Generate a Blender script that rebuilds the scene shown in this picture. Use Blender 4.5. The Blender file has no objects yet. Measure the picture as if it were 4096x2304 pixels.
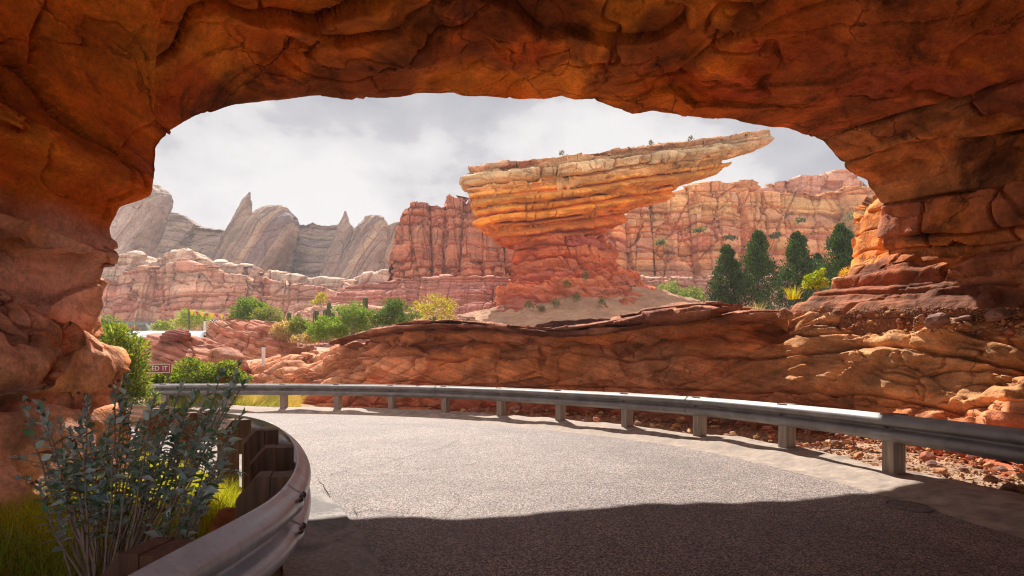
import bpy, math, random
import numpy as np
from mathutils import Vector
random.seed(7)
RNG = np.random.default_rng(11)
S = bpy.context.scene
COL = S.collection
R = math.radians

# ------------------------------------------------------------------ camera, sky, sun, exposure
FPX, HOR, CX, HC = 540.0, 362.0, 512.0, 1.55
cam_d = bpy.data.cameras.new("camera")
cam = bpy.data.objects.new("camera", cam_d); COL.objects.link(cam)
cam.location = (0, 0, HC); cam.rotation_euler = (R(90), 0, 0)
cam_d.sensor_width = 36; cam_d.lens = FPX / 1024 * 36
cam_d.shift_y = (HOR - 288) / 1024
cam_d.clip_start = .05; cam_d.clip_end = 3000
S.camera = cam
SUN_EL, SUN_AZ = 51.0, -13.5        # azimuth measured from +Y towards +X
sd = Vector((math.sin(R(SUN_AZ)) * math.cos(R(SUN_EL)), math.cos(R(SUN_AZ)) * math.cos(R(SUN_EL)), math.sin(R(SUN_EL))))
sl = bpy.data.lights.new("sun", 'SUN'); sl.energy = 4.4; sl.angle = R(.6); sl.color = (1, .93, .84)
so = bpy.data.objects.new("sun", sl); COL.objects.link(so); so.location = (-20, 60, 80)
so.rotation_euler = sd.to_track_quat('Z', 'Y').to_euler()
S.view_settings.view_transform = 'Standard'; S.view_settings.look = 'None'
S.view_settings.exposure = 0.95; S.view_settings.gamma = 1
S.cycles.use_denoising = True; S.cycles.denoising_prefilter = 'NONE'; S.cycles.filter_width = 1.15; S.render.filter_size = 1.15
S.cycles.max_bounces = 8; S.cycles.diffuse_bounces = 5; S.cycles.glossy_bounces = 3
S.cycles.transmission_bounces = 4; S.cycles.volume_bounces = 0; S.cycles.transparent_max_bounces = 8
S.cycles.sample_clamp_indirect = 6

W = bpy.data.worlds.new("World"); S.world = W; W.use_nodes = True
nt = W.node_tree; N = nt.nodes; L = nt.links; N.clear()
def nd(N, t, **k):
    n = N.new(t)
    for a, b in k.items(): setattr(n, a, b)
    return n
sky = nd(N, 'ShaderNodeTexSky', sky_type='NISHITA', sun_disc=False, sun_elevation=R(SUN_EL), sun_rotation=R(SUN_AZ), air_density=1.0, dust_density=2.0, ozone_density=2.0)
tc = nd(N, 'ShaderNodeTexCoord'); mp = nd(N, 'ShaderNodeMapping'); mp.inputs['Scale'].default_value = (1.0, 1.0, 1.7); mp.inputs['Location'].default_value = (.35, .2, .1)
L.new(tc.outputs['Generated'], mp.inputs[0])
n1 = nd(N, 'ShaderNodeTexNoise'); n1.inputs['Scale'].default_value = 2.9; n1.inputs['Detail'].default_value = 9; n1.inputs['Roughness'].default_value = .52; n1.inputs['Distortion'].default_value = .1
L.new(mp.outputs[0], n1.inputs['Vector'])
n2 = nd(N, 'ShaderNodeTexNoise'); n2.inputs['Scale'].default_value = 1.3; n2.inputs['Detail'].default_value = 5
L.new(mp.outputs[0], n2.inputs['Vector'])
cr = nd(N, 'ShaderNodeValToRGB'); e = cr.color_ramp.elements
e[0].position = .38; e[0].color = (.35, .355, .39, 1); e[1].position = .60; e[1].color = (.68, .66, .66, 1)
m_ = cr.color_ramp.elements.new(.49); m_.color = (.45, .445, .47, 1)
m_ = cr.color_ramp.elements.new(.52); m_.color = (.57, .555, .565, 1)
L.new(n1.outputs[0], cr.inputs[0])
cov = nd(N, 'ShaderNodeMapRange'); cov.inputs[1].default_value = .30; cov.inputs[2].default_value = .45; cov.inputs[3].default_value = .72; cov.inputs[4].default_value = 1.0
L.new(n2.outputs[0], cov.inputs[0])
b1 = nd(N, 'ShaderNodeBackground'); b1.inputs[1].default_value = .10; L.new(sky.outputs[0], b1.inputs[0])
b2 = nd(N, 'ShaderNodeBackground'); b2.inputs[1].default_value = .70; L.new(cr.outputs[0], b2.inputs[0])
sx_ = nd(N, 'ShaderNodeSeparateXYZ'); L.new(tc.outputs['Generated'], sx_.inputs[0])
bk = nd(N, 'ShaderNodeMapRange'); bk.inputs[1].default_value = .15; bk.inputs[2].default_value = -.7; bk.inputs[3].default_value = .65; bk.inputs[4].default_value = 1.35
L.new(sx_.outputs['Y'], bk.inputs[0]); L.new(bk.outputs[0], b2.inputs[1])
mx = nd(N, 'ShaderNodeMixShader'); L.new(cov.outputs[0], mx.inputs[0]); L.new(b1.outputs[0], mx.inputs[1]); L.new(b2.outputs[0], mx.inputs[2])
wo = nd(N, 'ShaderNodeOutputWorld'); L.new(mx.outputs[0], wo.inputs[0])

# ------------------------------------------------------------------ numpy helpers: noise
def at(px, py, Y): return np.array(((px - CX) / FPX * Y, Y, HC + (HOR - py) / FPX * Y))
_G = np.random.default_rng(5).normal(size=(256, 3)); _G /= np.linalg.norm(_G, axis=1)[:, None]
def _h(ix, iy, iz, seed):
    with np.errstate(over='ignore'):
        h = (ix.astype(np.uint32) * np.uint32(374761393)) ^ (iy.astype(np.uint32) * np.uint32(668265263)) ^ (iz.astype(np.uint32) * np.uint32(2147483647 & 2246822519)) ^ np.uint32((seed * 3266489917 + 97) & 0xffffffff)
        h ^= h >> np.uint32(15); h *= np.uint32(2246822519); h ^= h >> np.uint32(13); h *= np.uint32(3266489917); h ^= h >> np.uint32(16)
    return h
def rnd(i, seed, j=0):
    i = np.asarray(i).astype(np.int64); j = np.asarray(j).astype(np.int64) + np.zeros_like(i)
    return _h(i & 0xffffffff, j & 0xffffffff, np.zeros_like(i), seed) / 4294967295.0
def perlin(P, seed=0):
    F = np.floor(P).astype(np.int64); f = P - F; u = f * f * f * (f * (f * 6 - 15) + 10)
    out = np.zeros(len(P))
    for dx in (0, 1):
        wx = u[:, 0] if dx else 1 - u[:, 0]
        for dy in (0, 1):
            wy = u[:, 1] if dy else 1 - u[:, 1]
            for dz in (0, 1):
                wz = u[:, 2] if dz else 1 - u[:, 2]
                g = _G[_h((F[:, 0] + dx) & 0xffffffff, (F[:, 1] + dy) & 0xffffffff, (F[:, 2] + dz) & 0xffffffff, seed) & 255]
                out += wx * wy * wz * (g[:, 0] * (f[:, 0] - dx) + g[:, 1] * (f[:, 1] - dy) + g[:, 2] * (f[:, 2] - dz))
    return out * 1.6
def fbm(P, octv=4, seed=0, gain=.5, ridge=False):
    P = np.asarray(P, float); a, t, out = 1.0, 0.0, np.zeros(len(P))
    for k in range(octv):
        n = perlin(P * (2.03 ** k) + k * 17.3, seed + k)
        if ridge: n = 1 - 2 * np.abs(n)
        out += a * n; t += a; a *= gain
    return out / t
def worley(P2, seed=0):
    """2-D cells: F1, F2, id"""
    F = np.floor(P2).astype(np.int64); f1 = np.full(len(P2), 9.); f2 = np.full(len(P2), 9.); cid = np.zeros(len(P2), np.int64)
    for dx in (-1, 0, 1):
        for dy in (-1, 0, 1):
            cx, cy = F[:, 0] + dx, F[:, 1] + dy
            jx = rnd(cx, seed, cy); jy = rnd(cx, seed + 1, cy)
            d = np.hypot(cx + .1 + .8 * jx - P2[:, 0], cy + .1 + .8 * jy - P2[:, 1])
            m = d < f1
            f2 = np.where(m, f1, np.minimum(f2, d)); cid = np.where(m, cx * 7919 + cy, cid); f1 = np.where(m, d, f1)
    return f1, f2, cid
def ss(a, b, x):
    t = np.clip((x - a) / (b - a + 1e-12), 0, 1); return t * t * (3 - 2 * t)
def lerp(a, b, t): return a + (b - a) * t
def resample(pts, n):
    pts = np.asarray(pts, float); d = np.r_[0, np.cumsum(np.linalg.norm(np.diff(pts, axis=0), axis=1))]
    t = np.linspace(0, d[-1], n); return np.stack([np.interp(t, d, pts[:, k]) for k in range(pts.shape[1])], 1), d[-1]
def smooth1(a, k, it=1):
    for _ in range(it):
        p = np.pad(a, ((k, k), (0, 0)), mode='edge'); c = np.cumsum(np.vstack([np.zeros((1, a.shape[1])), p]), 0)
        a = (c[2 * k + 1:] - c[:-2 * k - 1]) / (2 * k + 1)
    return a

# ------------------------------------------------------------------ mesh helpers
def tag(o, label=None, cat=None, group=None, kind=None):
    if label: o["label"] = label
    if cat: o["category"] = cat
    if group: o["group"] = group
    if kind: o["kind"] = kind
    return o
def mk(name, V, faces, mat, parent=None, smooth=True, tint=None, origin=None, mats=None, midx=None, uv=None):
    """V (n,3) in world coordinates, faces (m,4) or (m,3) array or list of lists; the object's origin goes to ORIGIN"""
    V = np.asarray(V, np.float64)
    if origin is None:
        if parent is not None: origin = np.array(parent.matrix_world.translation if parent.parent is None else parent.location)
        else: origin = np.array(((V[:, 0].min() + V[:, 0].max()) / 2, (V[:, 1].min() + V[:, 1].max()) / 2, V[:, 2].min()))
    pw = np.zeros(3); q = parent
    while q is not None: pw += np.array(q.location); q = q.parent
    origin = np.array(origin, float)
    if parent is not None: origin = pw
    me = bpy.data.meshes.new(name)
    if isinstance(faces, np.ndarray):
        n, k = faces.shape
        me.vertices.add(len(V)); me.vertices.foreach_set('co', (V - origin).astype(np.float32).ravel())
        me.loops.add(n * k); me.loops.foreach_set('vertex_index', faces.astype(np.int32).ravel())
        me.polygons.add(n); me.polygons.foreach_set('loop_start', np.arange(0, n * k, k, dtype=np.int32))
        me.update(calc_edges=True); me.validate()
    else:
        me.from_pydata([tuple(v) for v in (V - origin)], [], [list(map(int, f)) for f in faces]); me.update()
    me.polygons.foreach_set('use_smooth', np.full(len(me.polygons), smooth))
    if tint is not None:
        a = me.color_attributes.new('tint', 'FLOAT_COLOR', 'POINT')
        c = np.ones((len(V), 4), np.float32); c[:, :3] = tint; a.data.foreach_set('color', c.ravel())
    for m in (mats or [mat]): me.materials.append(m)
    if midx is not None: me.polygons.foreach_set('material_index', np.asarray(midx, np.int32))
    o = bpy.data.objects.new(name, me); COL.objects.link(o)
    if parent is not None: o.parent = parent
    else: o.location = origin
    return o
def empty(name, loc):
    o = bpy.data.objects.new(name, None); o.location = loc; o.empty_display_size = .2; COL.objects.link(o); return o
def grid(nu, nv, wrap=False):
    """faces for vertices laid out [v*nu+u]"""
    u = np.arange(nu if wrap else nu - 1); v = np.arange(nv - 1); U, Vv = np.meshgrid(u, v); U1 = (U + 1) % nu
    return np.stack([Vv * nu + U, Vv * nu + U1, (Vv + 1) * nu + U1, (Vv + 1) * nu + U], -1).reshape(-1, 4)
def gnormals(P, nu, nv, wrap=False):
    G = P.reshape(nv, nu, 3)
    if wrap: du = np.roll(G, -1, 1) - np.roll(G, 1, 1)
    else: du = np.gradient(G, axis=1)
    dv = np.gradient(G, axis=0)
    n = np.cross(du, dv); n /= np.linalg.norm(n, axis=2, keepdims=True) + 1e-12
    return n.reshape(-1, 3)
class MB:
    def __init__(s): s.v = []; s.f = []; s.m = []
    def add(s, V, F, m=0):
        o = len(s.v); s.v += [tuple(map(float, p)) for p in V]; s.f += [[i + o for i in f] for f in F]; s.m += [m] * len(F); return s
    def box(s, c, sx, sy, sz, ax=(1, 0, 0), m=0, bev=.0):
        """box centred at c with local x axis AX (horizontal)"""
        ax = np.array(ax, float); ax[2] = 0; ax /= np.linalg.norm(ax); ay = np.array((-ax[1], ax[0], 0)); az = np.array((0, 0, 1.))
        c = np.array(c, float)
        if bev <= 0:
            V = [c + ax * a * sx / 2 + ay * b * sy / 2 + az * d * sz / 2 for d in (-1, 1) for (a, b) in ((-1, -1), (1, -1), (1, 1), (-1, 1))]
            return s.add(V, [(0, 3, 2, 1), (4, 5, 6, 7), (0, 1, 5, 4), (1, 2, 6, 5), (2, 3, 7, 6), (3, 0, 4, 7)], m)
        V = []
        rings = ((-sz / 2, bev), (-sz / 2 + bev, 0), (sz / 2 - bev, 0), (sz / 2, bev))
        for z, ins in rings:
            x, y = sx / 2 - ins, sy / 2 - ins; b = min(bev, x, y) * .999
            for (a, d) in ((-x + b, -y), (x - b, -y), (x, -y + b), (x, y - b), (x - b, y), (-x + b, y), (-x, y - b), (-x, -y + b)):
                V.append(c + ax * a + ay * d + az * z)
        F = [tuple(range(7, -1, -1)), tuple(range(24, 32))]
        for k in range(3):
            for i in range(8): F.append((k * 8 + i, k * 8 + (i + 1) % 8, k * 8 + 8 + (i + 1) % 8, k * 8 + 8 + i))
        return s.add(V, F, m)
    def tube(s, pts, rad, n=6, m=0, cap=True):
        pts = [np.array(p, float) for p in pts]; rad = rad if hasattr(rad, '__len__') else [rad] * len(pts)
        V = []; up = np.array((0, 0, 1.))
        for i, p in enumerate(pts):
            t = pts[min(i + 1, len(pts) - 1)] - pts[max(i - 1, 0)]; t = t / (np.linalg.norm(t) + 1e-9)
            a = np.cross(t, up if abs(t[2]) < .95 else np.array((1., 0, 0))); a /= np.linalg.norm(a) + 1e-9; b = np.cross(t, a)
            for k in range(n): V.append(p + rad[i] * (a * math.cos(2 * math.pi * k / n) + b * math.sin(2 * math.pi * k / n)))
        F = [(i * n + k, i * n + (k + 1) % n, (i + 1) * n + (k + 1) % n, (i + 1) * n + k) for i in range(len(pts) - 1) for k in range(n)]
        if cap: F += [tuple(range(n - 1, -1, -1)), tuple(range((len(pts) - 1) * n, len(pts) * n))]
        return s.add(V, F, m)
    def build(s, name, mat, parent=None, smooth=False, origin=None, mats=None, tint=None):
        return mk(name, np.array(s.v), s.f, mat, parent, smooth, origin=origin, mats=mats, midx=s.m if mats else None, tint=tint)

# ------------------------------------------------------------------ materials
def newmat(name):
    m = bpy.data.materials.new(name); m.use_nodes = True; n = m.node_tree; n.nodes.clear()
    out = n.nodes.new('ShaderNodeOutputMaterial'); p = n.nodes.new('ShaderNodeBsdfPrincipled'); n.links.new(p.outputs[0], out.inputs[0])
    return m, n.nodes, n.links, p, out
def noise(N, L, vec, scale, detail=6, rough=.55, dist=0., sc=None):
    if sc is not None:
        q = N.new('ShaderNodeMapping'); q.inputs['Scale'].default_value = sc; L.new(vec, q.inputs[0]); vec = q.outputs[0]
    t = N.new('ShaderNodeTexNoise'); t.inputs['Scale'].default_value = scale; t.inputs['Detail'].default_value = detail
    t.inputs['Roughness'].default_value = rough; t.inputs['Distortion'].default_value = dist; L.new(vec, t.inputs['Vector']); return t.outputs[0]
def rng_(N, L, x, a, b, c, d, clamp=True):
    r = N.new('ShaderNodeMapRange'); r.clamp = clamp
    for i, v in enumerate((a, b, c, d)): r.inputs[i + 1].default_value = v
    L.new(x, r.inputs[0]); return r.outputs[0]
def mixc(N, L, f, a, b, mode='MIX'):
    q = N.new('ShaderNodeMix'); q.data_type = 'RGBA'; q.blend_type = mode; q.clamp_factor = True
    for s, v in ((q.inputs[0], f), (q.inputs[6], a), (q.inputs[7], b)):
        if hasattr(v, 'is_output') or hasattr(v, 'links'): L.new(v, s)
        elif isinstance(v, (int, float)): s.default_value = v
        else: s.default_value = (*v, 1) if len(v) == 3 else v
    return q.outputs[2]
def val2col(N, L, x):
    c = N.new('ShaderNodeCombineColor')
    for i in range(3): L.new(x, c.inputs[i])
    return c.outputs[0]
def rockmat(name, scale=1.0, stain=(.05, .018, .01), stain_amt=.55, stain_lo=.52, mot=(.62, 1.35), strata=8., strata_amt=(.78, 1.2), bump=.5, bdist=.05, rough=.85, second=None, sec_amt=.6, tilt=0., spec=.25, crk=.42):
    m, N, L, p, out = newmat(name)
    tcn = N.new('ShaderNodeTexCoord'); vec = tcn.outputs['Object']
    at_ = N.new('ShaderNodeAttribute'); at_.attribute_name = 'tint'; col = at_.outputs['Color']
    rot = N.new('ShaderNodeMapping'); rot.inputs['Rotation'].default_value = (0, tilt, 0); L.new(vec, rot.inputs[0]); rv = rot.outputs[0]
    if second is not None:
        s2 = noise(N, L, vec, .55 * scale, 5, .6, .8); col = mixc(N, L, rng_(N, L, s2, .48, .62, 0, sec_amt), col, second)
    a = noise(N, L, vec, 1.7 * scale, 9, .62, .5)
    col = mixc(N, L, 1.0, col, val2col(N, L, rng_(N, L, a, .3, .7, *mot)), 'MULTIPLY')
    st = noise(N, L, rv, strata * scale, 5, .65, .0, (.06, .06, 1)); st2 = noise(N, L, rv, strata * scale * .3, 4, .6, .3, (.12, .12, 1))
    col = mixc(N, L, 1.0, col, val2col(N, L, rng_(N, L, st, .35, .65, *strata_amt)), 'MULTIPLY')
    col = mixc(N, L, 1.0, col, val2col(N, L, rng_(N, L, st2, .35, .65, .85, 1.15)), 'MULTIPLY')
    d = noise(N, L, vec, .9 * scale, 10, .68, .9)
    col = mixc(N, L, rng_(N, L, d, stain_lo, stain_lo + .14, 0, stain_amt), col, stain)
    wv_ = N.new('ShaderNodeTexNoise'); wv_.inputs['Scale'].default_value = 1.1 * scale; wv_.inputs['Detail'].default_value = 6; L.new(vec, wv_.inputs['Vector'])
    va = N.new('ShaderNodeVectorMath'); va.operation = 'MULTIPLY_ADD'; L.new(wv_.outputs['Color'], va.inputs[0]); va.inputs[1].default_value = (1.6 / scale,) * 3; L.new(rv, va.inputs[2])
    vs = N.new('ShaderNodeMapping'); vs.inputs['Scale'].default_value = (.55, .55, 1.1); L.new(va.outputs[0], vs.inputs[0])
    vo = N.new('ShaderNodeTexVoronoi'); vo.feature = 'DISTANCE_TO_EDGE'; vo.inputs['Scale'].default_value = .9 * scale; L.new(vs.outputs[0], vo.inputs['Vector'])
    ck0 = rng_(N, L, vo.outputs['Distance'], .002, .013, 0, 1); cmk = rng_(N, L, noise(N, L, vec, .7 * scale, 3, .6), .47, .56, 1, 0); ckm = N.new('ShaderNodeMath'); ckm.operation = 'MAXIMUM'; L.new(ck0, ckm.inputs[0]); L.new(cmk, ckm.inputs[1]); ck = ckm.outputs[0]
    col = mixc(N, L, 1.0, col, val2col(N, L, rng_(N, L, ck, 0, 1, crk, 1)), 'MULTIPLY')
    g = noise(N, L, vec, 26 * scale, 6, .85)
    col = mixc(N, L, 1.0, col, val2col(N, L, rng_(N, L, g, .3, .7, .62, 1.38)), 'MULTIPLY')
    L.new(col, p.inputs['Base Color']); p.inputs['Roughness'].default_value = rough; p.inputs['Specular IOR Level'].default_value = spec
    h1 = noise(N, L, vec, 5 * scale, 10, .65, .2); h2 = noise(N, L, vec, 42 * scale, 4, .7)
    mm = N.new('ShaderNodeMath'); mm.operation = 'MULTIPLY_ADD'; L.new(h2, mm.inputs[0]); mm.inputs[1].default_value = .22; L.new(h1, mm.inputs[2])
    m2 = N.new('ShaderNodeMath'); m2.operation = 'MULTIPLY_ADD'; L.new(st, m2.inputs[0]); m2.inputs[1].default_value = .55; L.new(mm.outputs[0], m2.inputs[2])
    m3 = N.new('ShaderNodeMath'); m3.operation = 'MULTIPLY_ADD'; L.new(ck, m3.inputs[0]); m3.inputs[1].default_value = .35; L.new(m2.outputs[0], m3.inputs[2])
    b = N.new('ShaderNodeBump'); b.inputs['Strength'].default_value = bump; b.inputs['Distance'].default_value = bdist / scale; L.new(m3.outputs[0], b.inputs['Height']); L.new(b.outputs[0], p.inputs['Normal'])
    return m
def leafmat(name, transl=.5, rough=.55, spec=.3):
    m, N, L, p, out = newmat(name)
    a = N.new('ShaderNodeAttribute'); a.attribute_name = 'tint'
    L.new(a.outputs['Color'], p.inputs['Base Color']); p.inputs['Roughness'].default_value = rough; p.inputs['Specular IOR Level'].default_value = spec
    t = N.new('ShaderNodeBsdfTranslucent'); c = mixc(N, L, 1.0, a.outputs['Color'], (1.5, 1.45, .6), 'MULTIPLY'); L.new(c, t.inputs[0])
    x = N.new('ShaderNodeMixShader'); x.inputs[0].default_value = transl; L.new(p.outputs[0], x.inputs[1]); L.new(t.outputs[0], x.inputs[2]); L.new(x.outputs[0], out.inputs[0])
    return m
def simple(name, col, rough=.6, metal=0., nscale=8, var=(.7, 1.3), bump=.15, bd=.01, sc=None, spec=.5):
    m, N, L, p, out = newmat(name)
    tcn = N.new('ShaderNodeTexCoord'); vec = tcn.outputs['Object']
    a = noise(N, L, vec, nscale, 7, .6, .3, sc)
    c = mixc(N, L, 1.0, col, val2col(N, L, rng_(N, L, a, .3, .7, *var)), 'MULTIPLY'); L.new(c, p.inputs['Base Color'])
    L.new(rng_(N, L, a, .3, .7, rough * .8, min(1, rough * 1.2)), p.inputs['Roughness']); p.inputs['Metallic'].default_value = metal; p.inputs['Specular IOR Level'].default_value = spec
    b = N.new('ShaderNodeBump'); b.inputs['Strength'].default_value = bump; b.inputs['Distance'].default_value = bd; L.new(a, b.inputs['Height']); L.new(b.outputs[0], p.inputs['Normal'])
    return m
M = {}
M['arch'] = rockmat('arch_rock', .6, stain=(.05, .016, .008), stain_amt=.85, stain_lo=.53, mot=(.45, 1.45), strata=5, strata_amt=(.82, 1.18), bump=.9, bdist=.06, second=(.80, .25, .02), sec_amt=.6, crk=.6)
M['wall'] = rockmat('wall_rock', .8, stain=(.12, .04, .02), stain_amt=.5, stain_lo=.55, mot=(.62, 1.38), strata=12, strata_amt=(.78, 1.22), crk=.65, bump=.8, bdist=.06, second=(.52, .24, .11), sec_amt=.55, tilt=-.3)
M['butte'] = rockmat('butte_rock', .35, crk=.7, stain=(.18, .045, .012), stain_amt=.6, stain_lo=.57, mot=(.75, 1.2), strata=5, strata_amt=(.72, 1.2), bump=.7, bdist=.12, tilt=-.13)
M['pedestal'] = rockmat('pedestal_rock', .4, stain=(.14, .03, .015), stain_amt=.5, stain_lo=.58, mot=(.75, 1.2), strata=6, bump=.7, bdist=.12)
M['cliff'] = rockmat('cliff_rock', .2, crk=.7, stain=(.16, .07, .06), stain_amt=.5, stain_lo=.57, mot=(.78, 1.2), strata=6, strata_amt=(.8, 1.15), bump=.8, bdist=.15)
M['spire'] = rockmat('spire_rock', .14, stain=(.15, .12, .13), stain_amt=.5, stain_lo=.55, mot=(.8, 1.2), strata=7, strata_amt=(.6, 1.3), bump=.6, bdist=.12, tilt=1.02, crk=.92)
M['ridge'] = rockmat('ridge_rock', .14, stain=(.17, .13, .12), stain_amt=.4, stain_lo=.58, mot=(.8, 1.2), strata=6, strata_amt=(.72, 1.2), bump=.9, bdist=.2, tilt=.3, crk=.85)
M['talus'] = rockmat('talus_soil', .8, crk=1., stain=(.2, .1, .05), stain_amt=.3, mot=(.75, 1.2), strata=2, strata_amt=(.95, 1.05), bump=1.0, bdist=.05, rough=.95)
M['stone'] = rockmat('loose_stone', 3., stain=(.12, .05, .03), stain_amt=.4, mot=(.7, 1.3), strata=4, bump=.6, bdist=.03)
M['leaf'] = leafmat('leaf', .5); M['leafdark'] = leafmat('leaf_conifer', .25); M['leafgrey'] = leafmat('leaf_silver', .35, .5, .5)
M['bark'] = simple('bark', (.16, .10, .07), .85, 0, 20, bump=.5, sc=(1, 1, .2))
M['stem'] = simple('stem', (.34, .25, .20), .8, 0, 30, bump=.3)
M['wood'] = simple('weathered_wood', (.17, .095, .062), .8, 0, 22, (.45, 1.6), .6, .01, (1, 1, .06))
M['woodg'] = simple('grey_wood', (.30, .24, .19), .8, 0, 22, (.5, 1.5), .6, .01, (1, 1, .06))
M['bolt'] = simple('bolt_steel', (.12, .10, .09), .5, .8, 40)
M['concrete'] = simple('concrete', (.34, .27, .22), .85, 0, 5, (.55, 1.4), .6, .03)
M['white'] = simple('white_paint', (.75, .75, .74), .5, 0, 6, (.85, 1.1), .05)
M['dark'] = simple('dark_steel', (.05, .05, .055), .5, .4, 6)

# road asphalt
def asphalt():
    m, N, L, p, out = newmat('asphalt')
    vec = N.new('ShaderNodeTexCoord').outputs['Object']
    v = N.new('ShaderNodeTexVoronoi'); v.inputs['Scale'].default_value = 85; L.new(vec, v.inputs['Vector'])
    big = noise(N, L, vec, .35, 5, .55, .4); mid = noise(N, L, vec, 3., 6, .6)
    g = N.new('ShaderNodeRGBToBW'); L.new(v.outputs['Color'], g.inputs[0])
    c = mixc(N, L, rng_(N, L, g.outputs[0], .35, .80, 0, 1), (.07, .050, .046), (.44, .35, .315))
    c = mixc(N, L, 1., c, val2col(N, L, rng_(N, L, big, .3, .7, .72, 1.22)), 'MULTIPLY')
    c = mixc(N, L, 1., c, val2col(N, L, rng_(N, L, mid, .3, .7, .85, 1.15)), 'MULTIPLY')
    L.new(c, p.inputs['Base Color']); p.inputs['Roughness'].default_value = .62; p.inputs['Specular IOR Level'].default_value = .5
    b = N.new('ShaderNodeBump'); b.inputs['Strength'].default_value = .9; b.inputs['Distance'].default_value = .008; L.new(v.outputs['Distance'], b.inputs['Height']); L.new(b.outputs[0], p.inputs['Normal'])
    return m
M['asphalt'] = asphalt()
def gutter_mat():
    m, N, L, p, out = newmat('gutter_concrete')
    vec = N.new('ShaderNodeTexCoord').outputs['Object']
    a = noise(N, L, vec, 1.6, 9, .65, .8); s = noise(N, L, vec, 28, 4, .7)
    c = mixc(N, L, rng_(N, L, a, .40, .56, 0, 1), (.10, .085, .078), (.28, .24, .22))
    c = mixc(N, L, 1., c, val2col(N, L, rng_(N, L, s, .3, .7, .6, 1.4)), 'MULTIPLY')
    L.new(c, p.inputs['Base Color']); p.inputs['Roughness'].default_value = .7
    b = N.new('ShaderNodeBump'); b.inputs['Strength'].default_value = .7; b.inputs['Distance'].default_value = .01; L.new(s, b.inputs['Height']); L.new(b.outputs[0], p.inputs['Normal'])
    return m
M['gutter'] = gutter_mat()
def steel(name='galvanised_steel', ca=(.17, .16, .155), cb=(.30, .29, .285), met=.5, rlo=.5, rhi=.74):
    m, N, L, p, out = newmat(name)
    vec = N.new('ShaderNodeTexCoord').outputs['Object']
    a = noise(N, L, vec, 3, 8, .6, .5); s = noise(N, L, vec, 60, 3, .6, 0, (.15, .15, 1)); st = noise(N, L, vec, 30, 5, .7, 0, (1, 1, .08))
    c = mixc(N, L, rng_(N, L, a, .35, .65, 0, 1), ca, cb)
    c = mixc(N, L, rng_(N, L, st, .5, .72, 0, .35), c, (.2, .16, .13))
    L.new(c, p.inputs['Base Color']); p.inputs['Metallic'].default_value = met
    L.new(rng_(N, L, a, .3, .7, rlo, rhi), p.inputs['Roughness'])
    b = N.new('ShaderNodeBump'); b.inputs['Strength'].default_value = .15; b.inputs['Distance'].default_value = .01; L.new(st, b.inputs['Height']); L.new(b.outputs[0], p.inputs['Normal'])
    return m
M['steel'] = steel(); M['steelnear'] = steel('sky_tinted_steel', (.42, .47, .56), (.62, .69, .80), .25, .28, .46)  # near rail: pale bluish base colour stands in for reflected sky
def flat(name, col, rough=.7):
    m, N, L, p, out = newmat(name); p.inputs['Base Color'].default_value = (*col, 1); p.inputs['Roughness'].default_value = rough; return m

# ------------------------------------------------------------------ rock shaping
def scarp(P, sc, width, amp, seed, octv=3, aniso=(1, 1, 1)):
    return amp * np.tanh(fbm(P * np.array(aniso) * sc, octv, seed) / width)
def crack(P, sc, width, amp, seed, octv=3, aniso=(1, 1, 1)):
    n = fbm(P * np.array(aniso) * sc, octv, seed); return -amp * np.exp(-(n / width) ** 2)
def facets(P, cell, tilt, off, seed, warp=.25):
    """angular facets: every 3-D cell is a tilted plane of its own, with hard steps between them"""
    Q = P / np.array(cell, float); Q = Q + warp * np.stack([fbm(P * .7 / np.mean(cell) + 13 * k, 3, seed + k) for k in range(3)], 1)
    F = np.floor(Q).astype(np.int64); best = np.full(len(P), 99.); out = np.zeros(len(P)); f2 = np.full(len(P), 99.)
    for dx in (-1, 0, 1):
        for dy in (-1, 0, 1):
            for dz in (-1, 0, 1):
                c = F + (dx, dy, dz); h = _h(c[:, 0] & 0xffffffff, c[:, 1] & 0xffffffff, c[:, 2] & 0xffffffff, seed)
                j = np.stack([(h & 1023), (h >> np.uint32(10)) & 1023, (h >> np.uint32(20)) & 1023], 1) / 1023.
                d = Q - c - (.1 + .8 * j); r_ = np.sqrt((d * d).sum(1)); m = r_ < best
                f2 = np.where(m, best, np.minimum(f2, r_)); best = np.where(m, r_, best)
                g = _G[(h >> np.uint32(3)) & 255]; out = np.where(m, tilt * (g * d).sum(1) * 2 + off * (j[:, 0] - .5) * 2, out)
    return out, f2 - best
def layers(z, lo, hi, hmin, hmax, seed):
    """layer index, position 0..1 in the layer, distance to the nearest boundary"""
    r = np.random.default_rng(seed); b = [lo]
    while b[-1] < hi: b.append(b[-1] + r.uniform(hmin, hmax) * (1 if r.random() > .3 else .45))
    b = np.array(b); k = np.clip(np.searchsorted(b, z) - 1, 0, len(b) - 2)
    t = np.clip((z - b[k]) / (b[k + 1] - b[k]), 0, 1); return k, t, np.minimum(np.abs(z - b[k]), np.abs(b[k + 1] - z)), r.random(len(b))
def joints(s, w, seed, k=0):
    """1-D random cells of mean width w along s, per layer k: cell id, distance to the nearest joint"""
    x = s / w; x = x + .55 * np.sin(x * .83 + seed) + .35 * np.sin(x * 1.71 + 2.1 * seed + np.asarray(k) * 1.3); c = np.floor(x).astype(np.int64); best = np.full(len(s), 9.); cid = c.copy()
    pts = [(c + d) + .15 + .7 * rnd(c + d, seed, k) for d in (-1, 0, 1, 2)]
    for d, (q, q1) in enumerate(zip(pts[:-1], pts[1:])):
        inside = (x >= q) & (x < q1); dd = np.minimum(x - q, q1 - x); best = np.where(inside, dd, best); cid = np.where(inside, c + d, cid)
    return cid, best * w
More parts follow.
